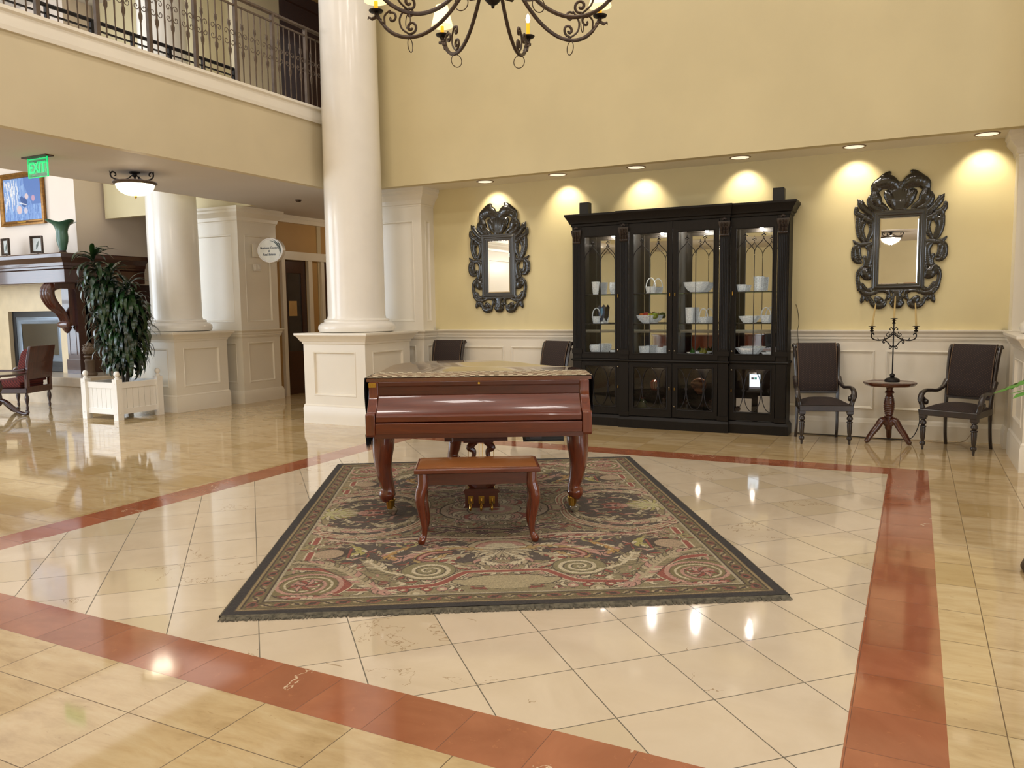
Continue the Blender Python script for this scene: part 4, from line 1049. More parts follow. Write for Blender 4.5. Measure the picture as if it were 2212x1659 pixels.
# ------------------------------------------------------------------ carved mirrors
def carved_mesh():
    st = .004; hw, z0, z1 = .475, -.64, .88
    nx, nz = int(hw*2/st)+1, int((z1-z0)/st)+1
    Xg, Zg = np.meshgrid(-hw + np.arange(nx)*st, z0 + np.arange(nz)*st); Hh = np.zeros_like(Xg)
    def ball(x, z, r, k=.62, base=0):
        for sx in (1, -1):
            i0, i1 = max(0,int((sx*x-r+hw)/st)), min(nx,int((sx*x+r+hw)/st)+2); j0, j1 = max(0,int((z-r-z0)/st)), min(nz,int((z+r-z0)/st)+2)
            w = (slice(j0,j1), slice(i0,i1)); d2 = (Xg[w]-sx*x)**2+(Zg[w]-z)**2
            hgt = np.where(d2 < r*r, base + k*np.sqrt(np.maximum(r*r-d2, 0)) + .004, 0); Hh[w] = np.maximum(Hh[w], hgt)
    cxz = lambda px, py: ((545-(py-600)*.033 - px)/1075, (945-py)/990)
    def st_(pts, groove=.25, k=.62, gn=1.3):
        P = cr([(*cxz(a, b), c/1040) for a, b, c in pts], 16); acc = 0
        for i, (x, z, r) in enumerate(P):
            if i: acc += math.dist(P[i][:2], P[i-1][:2])
            wv_ = .5+.5*math.sin(acc*2*PI/.019); g = 1 - min(.75, groove*1.7)*wv_
            ball(x, z, max(r*1.42*(1 - groove*.45*wv_), .006), k*g*.85)
    # scroll hood
    st_([(455,132,8),(430,150,22),(395,178,30),(345,215,30),(300,262,34),(278,315,22)]); st_([(330,250,40),(400,225,55),(455,235,50),(500,270,34),(525,310,20)], .35)
    st_([(300,300,36),(360,270,30),(430,275,26),(480,300,22)], .2); st_([(245,375,18),(235,420,24),(262,470,26),(310,505,24),(360,520,16)], .3); st_([(290,330,26),(300,400,44),(330,450,30),(380,480,22),(420,510,14)], .3)
    st_([(420,350,30),(450,400,40),(470,450,34),(500,500,20)], .3)
    for dx in (0, 26, 52, 78, 104): st_([(545-dx*.35,500,16),(545-dx*.8,420,22),(545-dx,330+dx*.35,20),(545-dx*1.0,278+dx*.45,10)], 0, .8)
    st_([(545,255,20),(520,268,16),(495,290,14)], 0)
    st_([(300,560,14),(340,545,16),(390,548,16),(420,530,14),(415,512,10)], 0); st_([(545,520,26),(510,525,18),(480,545,12)], .4)
    # upper ear
    st_([(113,390,6),(128,415,16),(150,450,26),(190,500,26),(235,540,24),(290,570,22)], .3); st_([(155,400,6),(160,430,16),(170,470,18)], .2); st_([(95,480,16),(100,530,22),(135,560,24),(180,575,22)], .35)
    st_([(125,560,20),(112,640,20),(118,720,22),(140,790,22),(172,835,16)], .2); st_([(180,590,26),(230,620,30),(290,640,26)], .4); st_([(165,640,26),(150,700,20),(160,760,18),(185,820,16)], .2)
    st_([(250,650,24),(255,720,20),(235,780,20),(205,830,16)], .25); st_([(290,680,20),(290,760,16),(280,840,14)], 0)
    # middle ear
    st_([(60,818,6),(78,840,14),(105,858,16),(140,870,18),(190,868,20),(240,860,18)], .1); st_([(120,870,18),(80,900,22),(66,950,22),(72,1010,22),(105,1048,18),(140,1050,14)], .35)
    st_([(110,900,26),(115,960,22),(130,1010,20)], .4); st_([(215,880,24),(245,930,28),(240,990,26),(225,1050,26),(210,1100,24)], .2); st_([(180,1000,16),(200,1050,22),(190,1090,20)], .3)
    # lower ear
    st_([(165,1105,16),(125,1150,22),(106,1200,18),(108,1260,18),(125,1320,22),(115,1345,12)], .25); st_([(170,1130,20),(195,1180,42),(215,1210,30)], .35); st_([(250,1110,20),(262,1150,14)], 0)
    st_([(150,1290,18),(200,1345,16),(250,1340,18),(285,1300,12),(270,1285,8)], .1); st_([(130,1340,20),(170,1380,22),(240,1390,18),(290,1375,14)], .3)
    st_([(140,1488,6),(152,1455,18),(160,1420,16),(165,1380,12)], .3); st_([(205,1465,8),(190,1430,14),(185,1400,12)], .1)
    st_([(200,1400,14),(240,1450,18),(265,1500,20),(310,1518,26),(360,1510,28),(392,1480,16)], .25); st_([(310,1440,24),(340,1470,34)], .3); st_([(290,1380,16),(330,1360,14),(400,1350,26),(430,1390,16),(420,1440,16)], .2)
    st_([(470,1345,18),(500,1400,20),(470,1440,14)], .3); st_([(530,1340,22),(530,1420,26),(530,1470,34),(470,1490,26)], .3); st_([(530,1500,40),(490,1505,30)], .35); st_([(440,1420,12),(400,1460,12)], 0)
    inner = (np.abs(Xg) < .188) & (np.abs(Zg) < .352)
    fr = (np.abs(Xg) < .255) & (Zg < .425) & (Zg > -.415)
    fo = (np.abs(Xg) < .232) & (Zg < .40) & (Zg > -.395)
    Hh = np.where(fr, np.maximum(Hh*.55, .012), Hh); Hh = np.where(fo, .02, Hh); Hh = np.where((np.abs(Xg) < .21) & (np.abs(Zg) < .375), .014, Hh)
    Hh = np.where(inner, 0, Hh)
    on_ = Hh > .001; idx = -np.ones(on_.shape, int)
    cell = on_[:-1,:-1] & on_[1:,:-1] & on_[:-1,1:] & on_[1:,1:]
    use = np.zeros_like(on_); use[:-1,:-1] |= cell; use[1:,:-1] |= cell; use[:-1,1:] |= cell; use[1:,1:] |= cell
    idx[use] = np.arange(use.sum())
    top = np.stack([Xg[use], -Hh[use]-.004, Zg[use]], -1); bot = top.copy(); bot[:,1] = 0; nn = len(top)
    J, I = np.nonzero(cell)
    q = np.stack([idx[J,I], idx[J,I+1], idx[J+1,I+1], idx[J+1,I]], -1)
    F = [tuple(r) for r in q.tolist()]; pad = np.pad(cell, 1)
    for j, i in zip(J.tolist(), I.tolist()):
        for dj, di, a, b_ in ((-1,0,(j,i),(j,i+1)),(1,0,(j+1,i+1),(j+1,i)),(0,-1,(j+1,i),(j,i)),(0,1,(j,i+1),(j+1,i+1))):
            if not pad[j+1+dj, i+1+di]:
                u, v = int(idx[a]), int(idx[b_]); F.append((u, u+nn, v+nn, v))
    me = bpy.data.meshes.new('carved_frame'); me.from_pydata(np.concatenate([top, bot]).tolist(), [], F); me.materials.append(M['carve'])
    me.shade_smooth(); return me
cme = carved_mesh()
for x, lb in ((-4.955,'tall narrow mirror in an ornate black carved frame, at the column side of the cabinet'),(-.182,'ornate black carved frame mirror hanging above the candelabra')):
    t = thing('carved_mirror', lb, 'mirror', (x, YW-.012, 2.0))
    link(bpy.data.objects.new('carved_frame', cme), t)
    w, h = (.166,.345) if x < -1 else (.186,.35)
    g = MB()
    def rg(a, b_, y): return [(-a,y,-b_),(a,y,-b_),(a,y,b_),(-a,y,b_)]
    g.rings([rg(w,h,-.006), rg(w-.013,h-.013,-.0095)], caps=False); g.f.append((4,5,6,7))
    g.build('mirror_glass', M['mirror'], t, smooth=0)
    if w < .18: MB().rings([rg(.19,.353,-.014),rg(w,h,-.014),rg(w,h,-.006)], caps=False).build('inner_slip', M['carve'], t, smooth=0)

# ------------------------------------------------------------------ recessed lights, outlet, cords
for k, x in enumerate((.565, -.62, -1.775, -2.965, -3.965, -4.975)):
    t = thing('recessed_downlight', ['recessed round ceiling light at the corner end of the soffit','recessed round ceiling light just before the candelabra mirror','recessed round ceiling light above the candelabra end of the cabinet','recessed round ceiling light above the middle of the cabinet','recessed round ceiling light above the piano-side end of the cabinet','recessed round ceiling light above the narrow mirror'][k], 'downlight', (x, 9.13, ZL))
    m = MB(); m.rings([[(r_*math.cos(2*PI*q/28), r_*math.sin(2*PI*q/28), z) for q in range(28)] for r_, z in ((.115,-.0005),(.112,-.006),(.1,-.006),(.09,.0))], caps=False); m.build('trim_ring', M['brass'] if False else plain('bronze_ring', S(120,92,60), .4, .4) if k == 0 else bpy.data.materials['bronze_ring'], t)
    MB().lathe([(.001,-.004),(.1,-.004),(.1,-.001),(.001,-.001)], seg=28).build('lens', M['lens'], t)
t = thing('ceiling_vent', 'small dark round sprinkler cap in the low ceiling by the corridor', 'fitting', (-8.13, 9.19, ZL)); MB().lathe([(.001,-.03),(.03,-.028),(.045,-.01),(.05,0)], seg=18).build('cap', M['iron'], t)
t = thing('wall_outlet', 'white wall outlet with plug behind the corner armchair', 'outlet', (.555, YW-.03, .25)); MB().box(-.035,.035,-.008,0,-.055,.055).build('cover_plate', M['white'], t, bevel=.002); MB().box(-.02,.02,-.05,-.008,-.04,-.005).build('plug', plain('grey_plug', S(180,170,150), .4), t, bevel=.003)
def cord(name, pts, r, m, label):
    o = MB().tube(cr(pts, 8), r, 6).build(name, m, None); tag(o, label, 'cord'); return o
cord('power_cord', [(.555,9.37,.2),(.545,9.34,.1),(.47,9.3,.02),(.3,9.28,.006),(.1,9.33,.006),(-.1,9.37,.006),(-.3,9.34,.006),(-.6,9.37,.006),(-1.0,9.39,.006),(-1.17,9.40,.006)], .004, plain('pale_cord', S(190,170,140), .5), 'pale power cord curling down from the outlet and along the wall')
cord('power_cord', [(.06,9.30,.34),(.07,9.28,.2),(.02,9.25,.06),(-.06,9.3,.012),(-.3,9.30,.007),(-.6,9.34,.007),(-1.0,9.34,.007),(-1.17,9.36,.007)], .005, M['black'], 'black power cord along the floor behind the pedestal table')
cord('thin_wire', [(-1.2,YW-.012,1.45),(-1.18,YW-.012,1.38),(-1.165,YW-.012,1.25),(-1.17,YW-.065,1.15),(-1.165,YW-.02,1.0),(-1.16,YW-.02,.6)], .0025, M['iron_d'], 'thin dark wire hanging down the wall at the side of the cabinet')
def text_mesh(name, body, size, mat, parent, loc, rot, extr=.002, align='CENTER', shear=0, sx=1, bold=0, line=1):
    cu = bpy.data.curves.new(name, 'FONT'); cu.body = body; cu.size = size; cu.extrude = extr; cu.align_x = align; cu.align_y = 'CENTER'; cu.shear = shear; cu.offset = bold; cu.space_line = line
    tmp = bpy.data.objects.new('tmp_text', cu); COL.objects.link(tmp)
    dg = bpy.context.evaluated_depsgraph_get(); dg.update()
    me = bpy.data.meshes.new_from_object(tmp.evaluated_get(dg)); bpy.data.objects.remove(tmp)
    me.materials.clear(); me.materials.append(mat)
    o = link(bpy.data.objects.new(name, me), parent); o.location = loc; o.rotation_euler = rot; o.scale = (sx, 1, 1)
    return o
# ------------------------------------------------------------------ chandelier
chd = thing('chandelier', 'large wrought iron chandelier with scrolled arms hanging above the piano', 'chandelier', (-2.6, 4.92, 0))
am = MB()
arm = cr([(.03,3.98),(.10,3.8),(.2,3.6),(.34,3.44),(.48,3.355),(.61,3.335),(.73,3.37),(.82,3.45),(.865,3.535)], 6)
am.tube([(a,0,b) for a, b in arm], [.013]*10 + [.0135]*30 + [.011]*8, 8)
def sc(pts, r): am.tube([(a,0,b) for a, b in cr(pts, 5)], [r*.8, r, r, r*1.2, r*.9], 7)
def curl(c, r, a0, turns, s, k0=.2):
    return [(c[0]+r*(1-(1-k0)*t)*math.cos(a0+s*t*turns*2*PI), c[1]+r*(1-(1-k0)*t)*math.sin(a0+s*t*turns*2*PI)) for t in np.linspace(0, 1, 12)]
sc([(.80,3.44),(.80,3.50),(.76,3.53)] + curl((.745,3.48), .04, 1.2, .9, 1), .008)
sc([(.60,3.345)] + curl((.60,3.40), .045, -1.4, 1.2, -1), .009)
sc([(.60,3.345),(.67,3.40),(.685,3.47),(.64,3.53)] + curl((.61,3.495), .035, .9, 1.0, 1), .008)
for a, b in ((.78,3.41),(.81,3.45),(.83,3.48)):
    for s in (-1, 1): am.tube([(a,0,b),(a+.012,s*.012,b+.004),(a+.036,s*.013,b+.034),(a+.04,s*.016,b+.05)], [.009,.010,.006,.002], 6)
am.tube([(.86,0,3.50),(.9,0,3.49),(.925,0,3.505),(.93,0,3.49)], [.01,.012,.008,.004], 6)
armm = am.mesh('arm', M['iron'])
ringm = MB().tube([(.61+.0*math.cos(a), .042*math.cos(a), 3.28+.045*math.sin(a)) for a in np.linspace(0, 2*PI, 25)[:-1]], .0032, 6, closed=True).mesh('ring', M['iron'])
cupm = MB().lathe([(.003,3.50),(.012,3.505),(.014,3.525),(.045,3.533),(.052,3.543),(.05,3.545),(.014,3.541)], (.865,0,0), 20).mesh('drip_pan', M['iron_d'])
slm = MB().lathe([(.0135,3.541),(.0135,3.64),(.004,3.642)], (.865,0,0), 14).mesh('candle_sleeve', M['candle_y'])
shm = MB().lathe([(.082,3.605),(.046,3.755),(.045,3.755),(.081,3.604)], (.865,0,0), 28).mesh('lamp_shade', M['shade'])
bm_ = MB().lathe([(.003,3.642),(.012,3.65),(.016,3.672),(.01,3.695),(.002,3.71)], (.865,0,0), 12).mesh('bulb', M['bulb'])
va, ra = Vector((-.4676,.8848)), Vector((.8848,.4676))
for k in range(8):
    a = R(-26.9 + 45*k + (0)) if True else 0
    d_ = va*math.cos(a) + ra*math.sin(a)
    o = link(bpy.data.objects.new('arm', armm), chd); o.rotation_euler = (0, 0, math.atan2(d_.y, d_.x))
    bare = (k == 1)
    for nm, me in (('ring', ringm), ('drip_pan', cupm), ('candle_sleeve', slm), ('bulb', bm_)) + (() if bare else (('lamp_shade', shm),)):
        link(bpy.data.objects.new(nm, me), o)
hub = MB(); hub.lathe([(.002,3.455),(.01,3.46),(.012,3.475),(.03,3.485),(.05,3.505),(.075,3.545),(.07,3.555),(.05,3.56),(.03,3.6),(.026,3.75),(.05,3.85),(.03,3.95),(.04,4.0),(.05,4.05),(.02,4.12),(.014,4.3),(.01,4.32)], seg=28)
hub.tube([(0,0,4.3),(0,0,ZT)], .008, 8)
hub.build('central_stem', M['iron_d'], chd, smooth=40)
lv = MB()
for k in range(8):
    a = R(-26.9+22.5+45*k); d_ = va*math.cos(a) + ra*math.sin(a)
    lv.tube([(d_.x*.04,d_.y*.04,3.62),(d_.x*.12,d_.y*.12,3.56),(d_.x*.2,d_.y*.2,3.57),(d_.x*.23,d_.y*.23,3.62),(d_.x*.2,d_.y*.2,3.65)], [.01,.016,.018,.014,.006], 7)
lv.build('leaf_scroll', M['iron'], chd)

# ------------------------------------------------------------------ semi-flush ceiling lamps
def ceiling_lamp(loc, label):
    t = thing('ceiling_lamp', label, 'ceiling lamp', (*loc, ZL))
    MB().lathe([(.062,0),(.062,-.012),(.045,-.022),(.028,-.026),(.028,-.05),(.01,-.055),(.01,-.11)], seg=24).build('canopy', M['iron_d'], t)
    m = MB(); m.lathe([(.20,-.105),(.238,-.112),(.242,-.125),(.225,-.138),(.212,-.145),(.205,-.135)], seg=40); m.build('rim', M['iron'], t, smooth=40)
    for k in range(3):
        a = R(10 + 120*k); m = MB()
        P = cr([(.03,-.04),(.07,-.075),(.13,-.1),(.2,-.1),(.25,-.08),(.262,-.045),(.24,-.02),(.21,-.03),(.205,-.055),(.222,-.062)], 5)
        m.tube([(x*math.cos(a), x*math.sin(a), z) for x, z in P], [.006,.008,.009,.009,.006], 7); m.tube([(.262*math.cos(a),.262*math.sin(a),-.045),(.272*math.cos(a),.272*math.sin(a),-.01)], [.007,.002], 6)
        m.build('scroll_arm', M['iron_d'], t)
    MB().lathe([(.212,-.14),(.195,-.19),(.16,-.23),(.1,-.26),(.01,-.27)], seg=36).build('glass_bowl', M['bowl'], t, smooth=60)
    MB().lathe([(.001,-.265),(.014,-.268),(.018,-.28),(.009,-.29),(.007,-.30),(.001,-.305)], seg=14).build('finial', M['brass'], t)
    return t
ceiling_lamp((-8.10, 6.41), 'round bowl ceiling lamp with iron scrolls under the balcony')
ceiling_lamp((-.56, -1.5), 'round bowl ceiling lamp reflected in the candelabra mirror')
ceiling_lamp((-4.3, -1.7), 'round bowl ceiling lamp behind the viewpoint reflected in the cabinet')

# ------------------------------------------------------------------ signs
gl = emit('lit_green', S(0,205,110), 1.1, S(0,150,80))
ex = thing('exit_sign', 'clear edge-lit EXIT sign with green letters hanging from the low ceiling', 'sign', (-8.12, 5.28, ZL))
MB().box(-.2,.2,-.045,.045,-.012,0).build('ceiling_plate', M['iron'], ex)
MB().box(-.16,.16,-.004,.004,-.21,-.012).build('clear_panel', glassy('green_tinted_acrylic', (.72,.9,.8,1), .8, .05, .12, (.4,.8,.6,1)), ex, smooth=0)
m = MB(); [m.box(*q) for q in ((-.162,-.156,-.006,.006,-.212,-.012),(.150,.162,-.006,.006,-.212,-.012),(-.162,.162,-.006,.006,-.213,-.207),(-.14,.15,-.006,.006,-.03,-.022))]; m.build('lit_edge', gl, ex)
text_mesh('exit_lettering', 'EXIT', .155, gl, ex, (-.004,-.006,-.118), (PI/2,0,0), .002, sx=.86, bold=.004)
sg = thing('oval_sign', 'oval white projecting sign reading Business Center and Real Estate on the white pier', 'sign', (-9.4, 9.60, 2.40))
MB().box(0,.03,-.09,.09,-.09,.11).build('mounting_plate', M['trim'], sg)
MB().box(.03,.12,-.01,.01,-.035,-.02).box(.03,.12,-.01,.01,.035,.05).build('bracket', M['trim'], sg)
ov = link(bpy.data.objects.new('sign_body', None), sg); ov.location = (.32, 0, .0); ov.rotation_euler = (0,0,R(8))
def el(a, b, y): return [(a*math.cos(2*PI*k/48), y, b*math.sin(2*PI*k/48)) for k in range(48)]
MB().rings([el(.21,.168,-.03),el(.222,.178,-.04),el(.235,.19,-.035),el(.235,.19,.035),el(.222,.178,.04)]).build('oval_rim', M['white'], ov, smooth=40)
MB().rings([el(.205,.165,-.032),el(.204,.164,-.033)]).build('sign_face', plain('ivory_sign_face', S(232,226,206), .4), ov, smooth=0)
for body, z, s_ in (('Business Center', .038, .05), ('&', -.012, .045), ('Real Estate', -.065, .052)):
    text_mesh('sign_lettering', body, s_, M['black'], ov, (-.02, -.0345, z), (PI/2,0,0), .001, shear=.15, bold=.0008)
m = MB()
for pts in ([(.12,.16),(.17,.09),(.19,.0),(.17,-.09)],[(.05,.165),(.12,.12),(.165,.05),(.175,-.03)],[(.0,.15),(.08,.125),(.13,.08),(.16,.01)]):
    m.tube([(a,-.036,b) for a, b in cr(pts, 5)], [.002,.007,.008,.002], 6, flat=.3)
m.build('leaf_motif', plain('dark_green_motif', S(40,58,46), .5), ov)
t = thing('wall_switch_plate', 'small white wall device below the oval sign on the pier', 'switch', (-9.4, 9.60, 2.15))
MB().box(0,.012,-.075,.075,-.06,.05).box(.012,.022,-.05,-.02,-.04,.03).box(.012,.03,.02,.05,-.03,.03).build('cover_plate', M['white'], t, bevel=.002)

# ------------------------------------------------------------------ planter and plant
pt = thing('square_planter', 'white wooden planter box with ball finials holding the tall plant', 'planter', (-9.935, 7.47, 0))
hs = .325
for sx in (-1, 1):
    for sy in (-1, 1):
        p = link(bpy.data.objects.new('corner_post', None), pt); p.location = (sx*hs, sy*hs, 0)
        m = MB().rstack(0,0,[(.045,.045,0),(.045,.045,.555),(.03,.03,.56)])
        for z in (.09,.5): m.lathe([(0,-.05),(.008,-.049),(.008,-.044)], (0,0,z), 8, 'y'); m.lathe([(.008,.044),(.008,.049),(0,.05)], (0,0,z), 8, 'x')
        m.build('post_body', M['white'], p, smooth=30)
        MB().lathe([(.03,.56),(.034,.57),(.034,.578),(.02,.583),(.018,.59),(.03,.6),(.037,.62),(.036,.64),(.026,.658),(.01,.667),(.001,.668)], seg=18).build('ball_finial', M['white'], p, smooth=50)
for k in range(4):
    c, s = round(math.cos(k*PI/2)), round(math.sin(k*PI/2)); m = MB()
    m.box(-.28,.28,-.015,.02,.075,.15).box(-.28,.28,-.015,.02,.43,.51)
    for i in range(6): m.box(-.28+i*.0935,-.28+(i+1)*.0935-.005,-.004,.016,.14,.44)
    m.box(-.28,.28,.01,.018,.1,.46)
    m.xf(Matrix.Rotation(k*PI/2, 4, 'Z') @ Matrix.Translation((0,-hs,0))).build('side_panel', M['white'], pt, smooth=0)
MB().box(-.31,.31,-.31,.31,.40,.455).build('soil', plain('dark_soil', S(44,36,30), 1, var=.3, scale=40), pt)
dr = thing('dracaena_plant', 'tall leafy dark green houseplant in the white box planter', 'plant', (-9.935, 7.47, .45))
stems = [[(.02,0,0),(0,.0,.4),(-.08,-.04,.9),(-.20,-.1,1.4),(-.30,-.14,1.82)], [(.06,.04,0),(.12,.06,.5),(.16,.08,.95),(.12,.06,1.42)], [(-.02,.06,0),(-.04,-.02,.5),(-.12,-.06,1.0),(-.08,-.04,1.6)], [(.09,-.02,0),(.16,.02,.4),(.2,.05,.8),(.2,.08,1.2)]]
sm = plain('brown_cane', S(70,60,44), .7)
for st in stems: MB().tube(cr(st, 6), [.017,.013,.011,.008], 8).build('stem', sm, dr)
lm2 = N('dark_strap_leaf'); lm2.set(Base_Color=lm2.mix(lm2.ramp(lm2.noise(lm2.coord(), 5, 2), [(.35,(0,0,0,1)),(.7,(1,1,1,1))]), S(10,26,14), S(36,68,28)), Roughness=.28, Coat_Weight=.3, Coat_Roughness=.2)
rs = random.Random(4); F = MB()
def leafblade(F, p, a, L, w, up, droop):
    pos = Vector(p); el_ = up; n_ = 6; pts = []
    for i in range(n_+1):
        pts.append(pos.copy()); el_ -= droop/n_*(1+i*.25)
        pos = pos + Vector((math.cos(a)*math.cos(el_), math.sin(a)*math.cos(el_), math.sin(el_)))*L/n_
    sd = Vector((-math.sin(a), math.cos(a), 0)); vs = []
    for i, q in enumerate(pts):
        ww = w*math.sin(PI*min(1, (i/n_)*.92+.08))**.7
        nrm = Vector((0,0,1))
        vs += [q - sd*ww + nrm*ww*.35, q, q + sd*ww + nrm*ww*.35]
    F.add(vs, [(3*i+j, 3*i+j+1, 3*i+j+4, 3*i+j+3) for i in range(n_) for j in (0, 1)])
for si, st in enumerate(stems):
    P = cr(st, 30); n_ = (190, 170, 180, 130)[si]
    for i in range(n_):
        t_ = .22 + .78*(i/n_)
        p = P[int(t_*(len(P)-1))]
        a = i*2.399 + rs.uniform(-.3,.3); top = t_ > .93
        leafblade(F, p, a, rs.uniform(.34,.50)*(1.0 if not top else .8), rs.uniform(.022,.034), rs.uniform(.1,.9) if not top else rs.uniform(.3,1.4), rs.uniform(1.2,2.0) if not top else rs.uniform(.5,1.2))
F.build('foliage', lm2.m, dr, smooth=60)

# ------------------------------------------------------------------ fireplace
fp = thing('fireplace', 'fireplace with dark wood mantel, cream stone surround and pale raised hearth', 'fireplace', (-13.8, YF, 0))
ox = 13.8
MB().rings([[(-2.6,-.69+o,z0_),(2.15-o,-.69+o,z0_),(2.15-o,.95,z0_),(-2.6,.95,z0_)] for o, z0_ in ((.04,0),(.04,.30),(0,.30),(0,.36),(.0,.43),(.01,.44))]).build('hearth', plain('pale_hearth_stone', S(206,190,168), .3, coat=.2), fp, smooth=0)
ms = MB()
st_m = plain('cream_stone_surround', S(216,196,160), .5, var=.05, scale=5)
ms.box(-2.6,-.75,-.03,.12,.44,1.95).box(.70,.95,-.03,.12,.44,1.95).box(-.75,.70,-.03,.12,1.50,1.95); ms.build('surround', st_m, fp, smooth=0)
MB().box(-2.6,1.23,.12,2.6,.44,1.96).build('firebox_body', M['mahog'], fp, smooth=0)
fi = link(bpy.data.objects.new('firebox', None), fp)
m = MB(); m.box(-.75,-.65,.04,.1,.45,1.5).box(.62,.7,.04,.1,.45,1.5).box(-.65,.62,.04,.1,1.4,1.5).box(-.65,.62,.04,.1,.45,.62)
for z in (.5,.55,1.44): m.box(-.65,.62,.03,.045,z,z+.02)
m.build('black_frame', M['black'], fi, smooth=0)
m = MB(); m.frame((-.64,.055,.62),(1,0,0),(0,0,1),(0,-1,0),1.25,.78,.12,.02); m.build('metal_door_frame', plain('dull_steel', S(120,130,140), .35, .6), fi)
MB().box(-.64,.61,.06,.07,.62,1.4).build('glass_door', plain('dark_fire_glass', S(14,16,22), .04, coat=1, coat_r=.02, spec=1), fi, smooth=0)
mp_ = MB()
mp_.box(.95,1.30,-.12,.12,.44,.68); mp_.box(.97,1.28,-.10,.12,.68,1.9); mp_.recess((.97,-.101,.7),(1,0,0),(0,0,1),(0,-1,0),.31,1.2,(.06,.06,.06,.1),.015,.02,.006)
mp_.build('pilaster', M['mahog'], fp, smooth=20); MB().box(-2.6,-1.9,-.1,.12,.44,1.9).build('pilaster', M['mahog'], fp, smooth=0)
sp_ = MB(); sp_.box(1.2,1.25,.1,1.0,.44,1.95); sp_.recess((1.28,.05,.45),(0,1,0),(0,0,1),(1,0,0),.9,1.48,(.12,.12,.2,.14),.02,.03,.004); sp_.box(1.2,1.262,.05,.95,.44,1.95); sp_.build('side_panel', M['mahog'], fp, smooth=20)
def mrect(o, z): return [(-2.6,-.50-o,z),(1.60+o,-.50-o,z),(1.60+o,.98,z),(-2.6,.98,z)]
MB().rings([mrect(0,1.95),mrect(.012,1.96),mrect(.012,2.16),mrect(.03,2.17)]).build('frieze', M['mantel'] if 'mantel' in M else M['mahog'], fp, smooth=20)
MB().rings([mrect(.0,2.165),mrect(.03,2.18),mrect(.03,2.21),mrect(.05,2.22),mrect(.06,2.27),mrect(.09,2.31),mrect(.12,2.34),mrect(.13,2.35),mrect(.13,2.405),mrect(.12,2.42)]).build('mantel_shelf', M['mahog'], fp, smooth=20)
cb = MB(); P = cr([(-.30,1.93),(-.47,1.88),(-.5,1.75),(-.42,1.6),(-.3,1.48),(-.24,1.36),(-.22,1.26)], 5)
for dx in (-.07, 0, .07): cb.tube([(1.13+dx, y, z) for y, z in P], [.06,.075,.08,.07,.05,.04,.04], 8, flat=.75, up=(0,-1,0))
cb.lathe([(.0,-.13),(.05,-.12),(.06,-.05),(.06,.05),(.05,.12),(0,.13)], (1.13,-.24,1.27), 14, 'x'); cb.lathe([(.06,1.25),(.08,1.22),(.06,1.18),(.03,1.14),(.001,1.12)], (1.13,-.20,0), 14)
cb.box(1.04,1.22,-.2,-.08,1.25,1.95); cb.box(1.0,1.27,-.46,-.1,1.86,1.95)
for s in (-1, 1):
    for k in range(4): cb.lathe([(.001,-.02),(.03,-.012),(.035,0),(.001,.01)], (1.13+s*.05,-.47-.02*(k%2),1.85-k*.07), 8, 'y')
cb.build('corbel', M['tblwood'], fp, smooth=50)

# painting, frames, vase
pa = thing('framed_painting', 'gilt framed blue abstract painting above the mantel', 'painting', (-13.9, YF-.012, 3.44))
gm_ = plain('gilt_frame', S(150,104,44), .35, .6, var=.2, scale=20)
MB().rings([[(-a,y,-b_),(a,y,-b_),(a,y,b_),(-a,y,b_)] for a, b_, y in ((.60,.44,0),(.61,.45,-.05),(.58,.42,-.055),(.55,.39,-.03),(.53,.37,-.035),(.52,.36,-.02))], caps=False).build('gilt_frame', gm_, pa, smooth=20)
q = Paint(-.52, .52, -.36, .36, .008, np.array([128,158,206.])); rr2 = random.Random(2)
for k in range(260):
    u, v = rr2.uniform(-.5,.5), rr2.uniform(-.36,.36)
    c = (rr2.choice(((110,142,200),(150,180,220),(96,128,186))) if u > -.1 or v < -.1 else rr2.choice(((225,226,228),(205,214,228),(235,228,220))))
    q.stroke([(u,v,.01),(u+rr2.uniform(-.02,.02),v-rr2.uniform(.05,.16),.008)], c, n=8)
q.C[(q.U*1.0 - .05 > (.36 - q.V)*.55 - .05) & (q.V > -.1) & (q.U > .05)] = (92,122,180)
for u, v, r_, c in ((.12,.04,.05,(214,190,190)),(.3,.0,.05,(190,150,170)),(-.1,-.18,.07,(216,190,190)),(.08,-.2,.05,(196,190,205)),(.05,-.06,.08,(60,86,140)),(-.02,.0,.05,(66,92,146))): q.disc(u, v, r_, c)
q.stroke([(-.08,-.06,.01),(.1,-.1,.008)], (225,225,225))
link(bpy.data.objects.new('canvas', grid_mesh('canvas', q.C*.95, q.U[0], q.V[:,0], lambda X, Y: 0*X, painted('oil_paint', .5))), pa).matrix_local = Matrix.Translation((0,-.02,0)) @ Matrix.Rotation(PI/2, 4, 'X')
MB().box(-.12,.12,-.058,-.054,-.405,-.39).build('name_plate', M['brass'], pa)
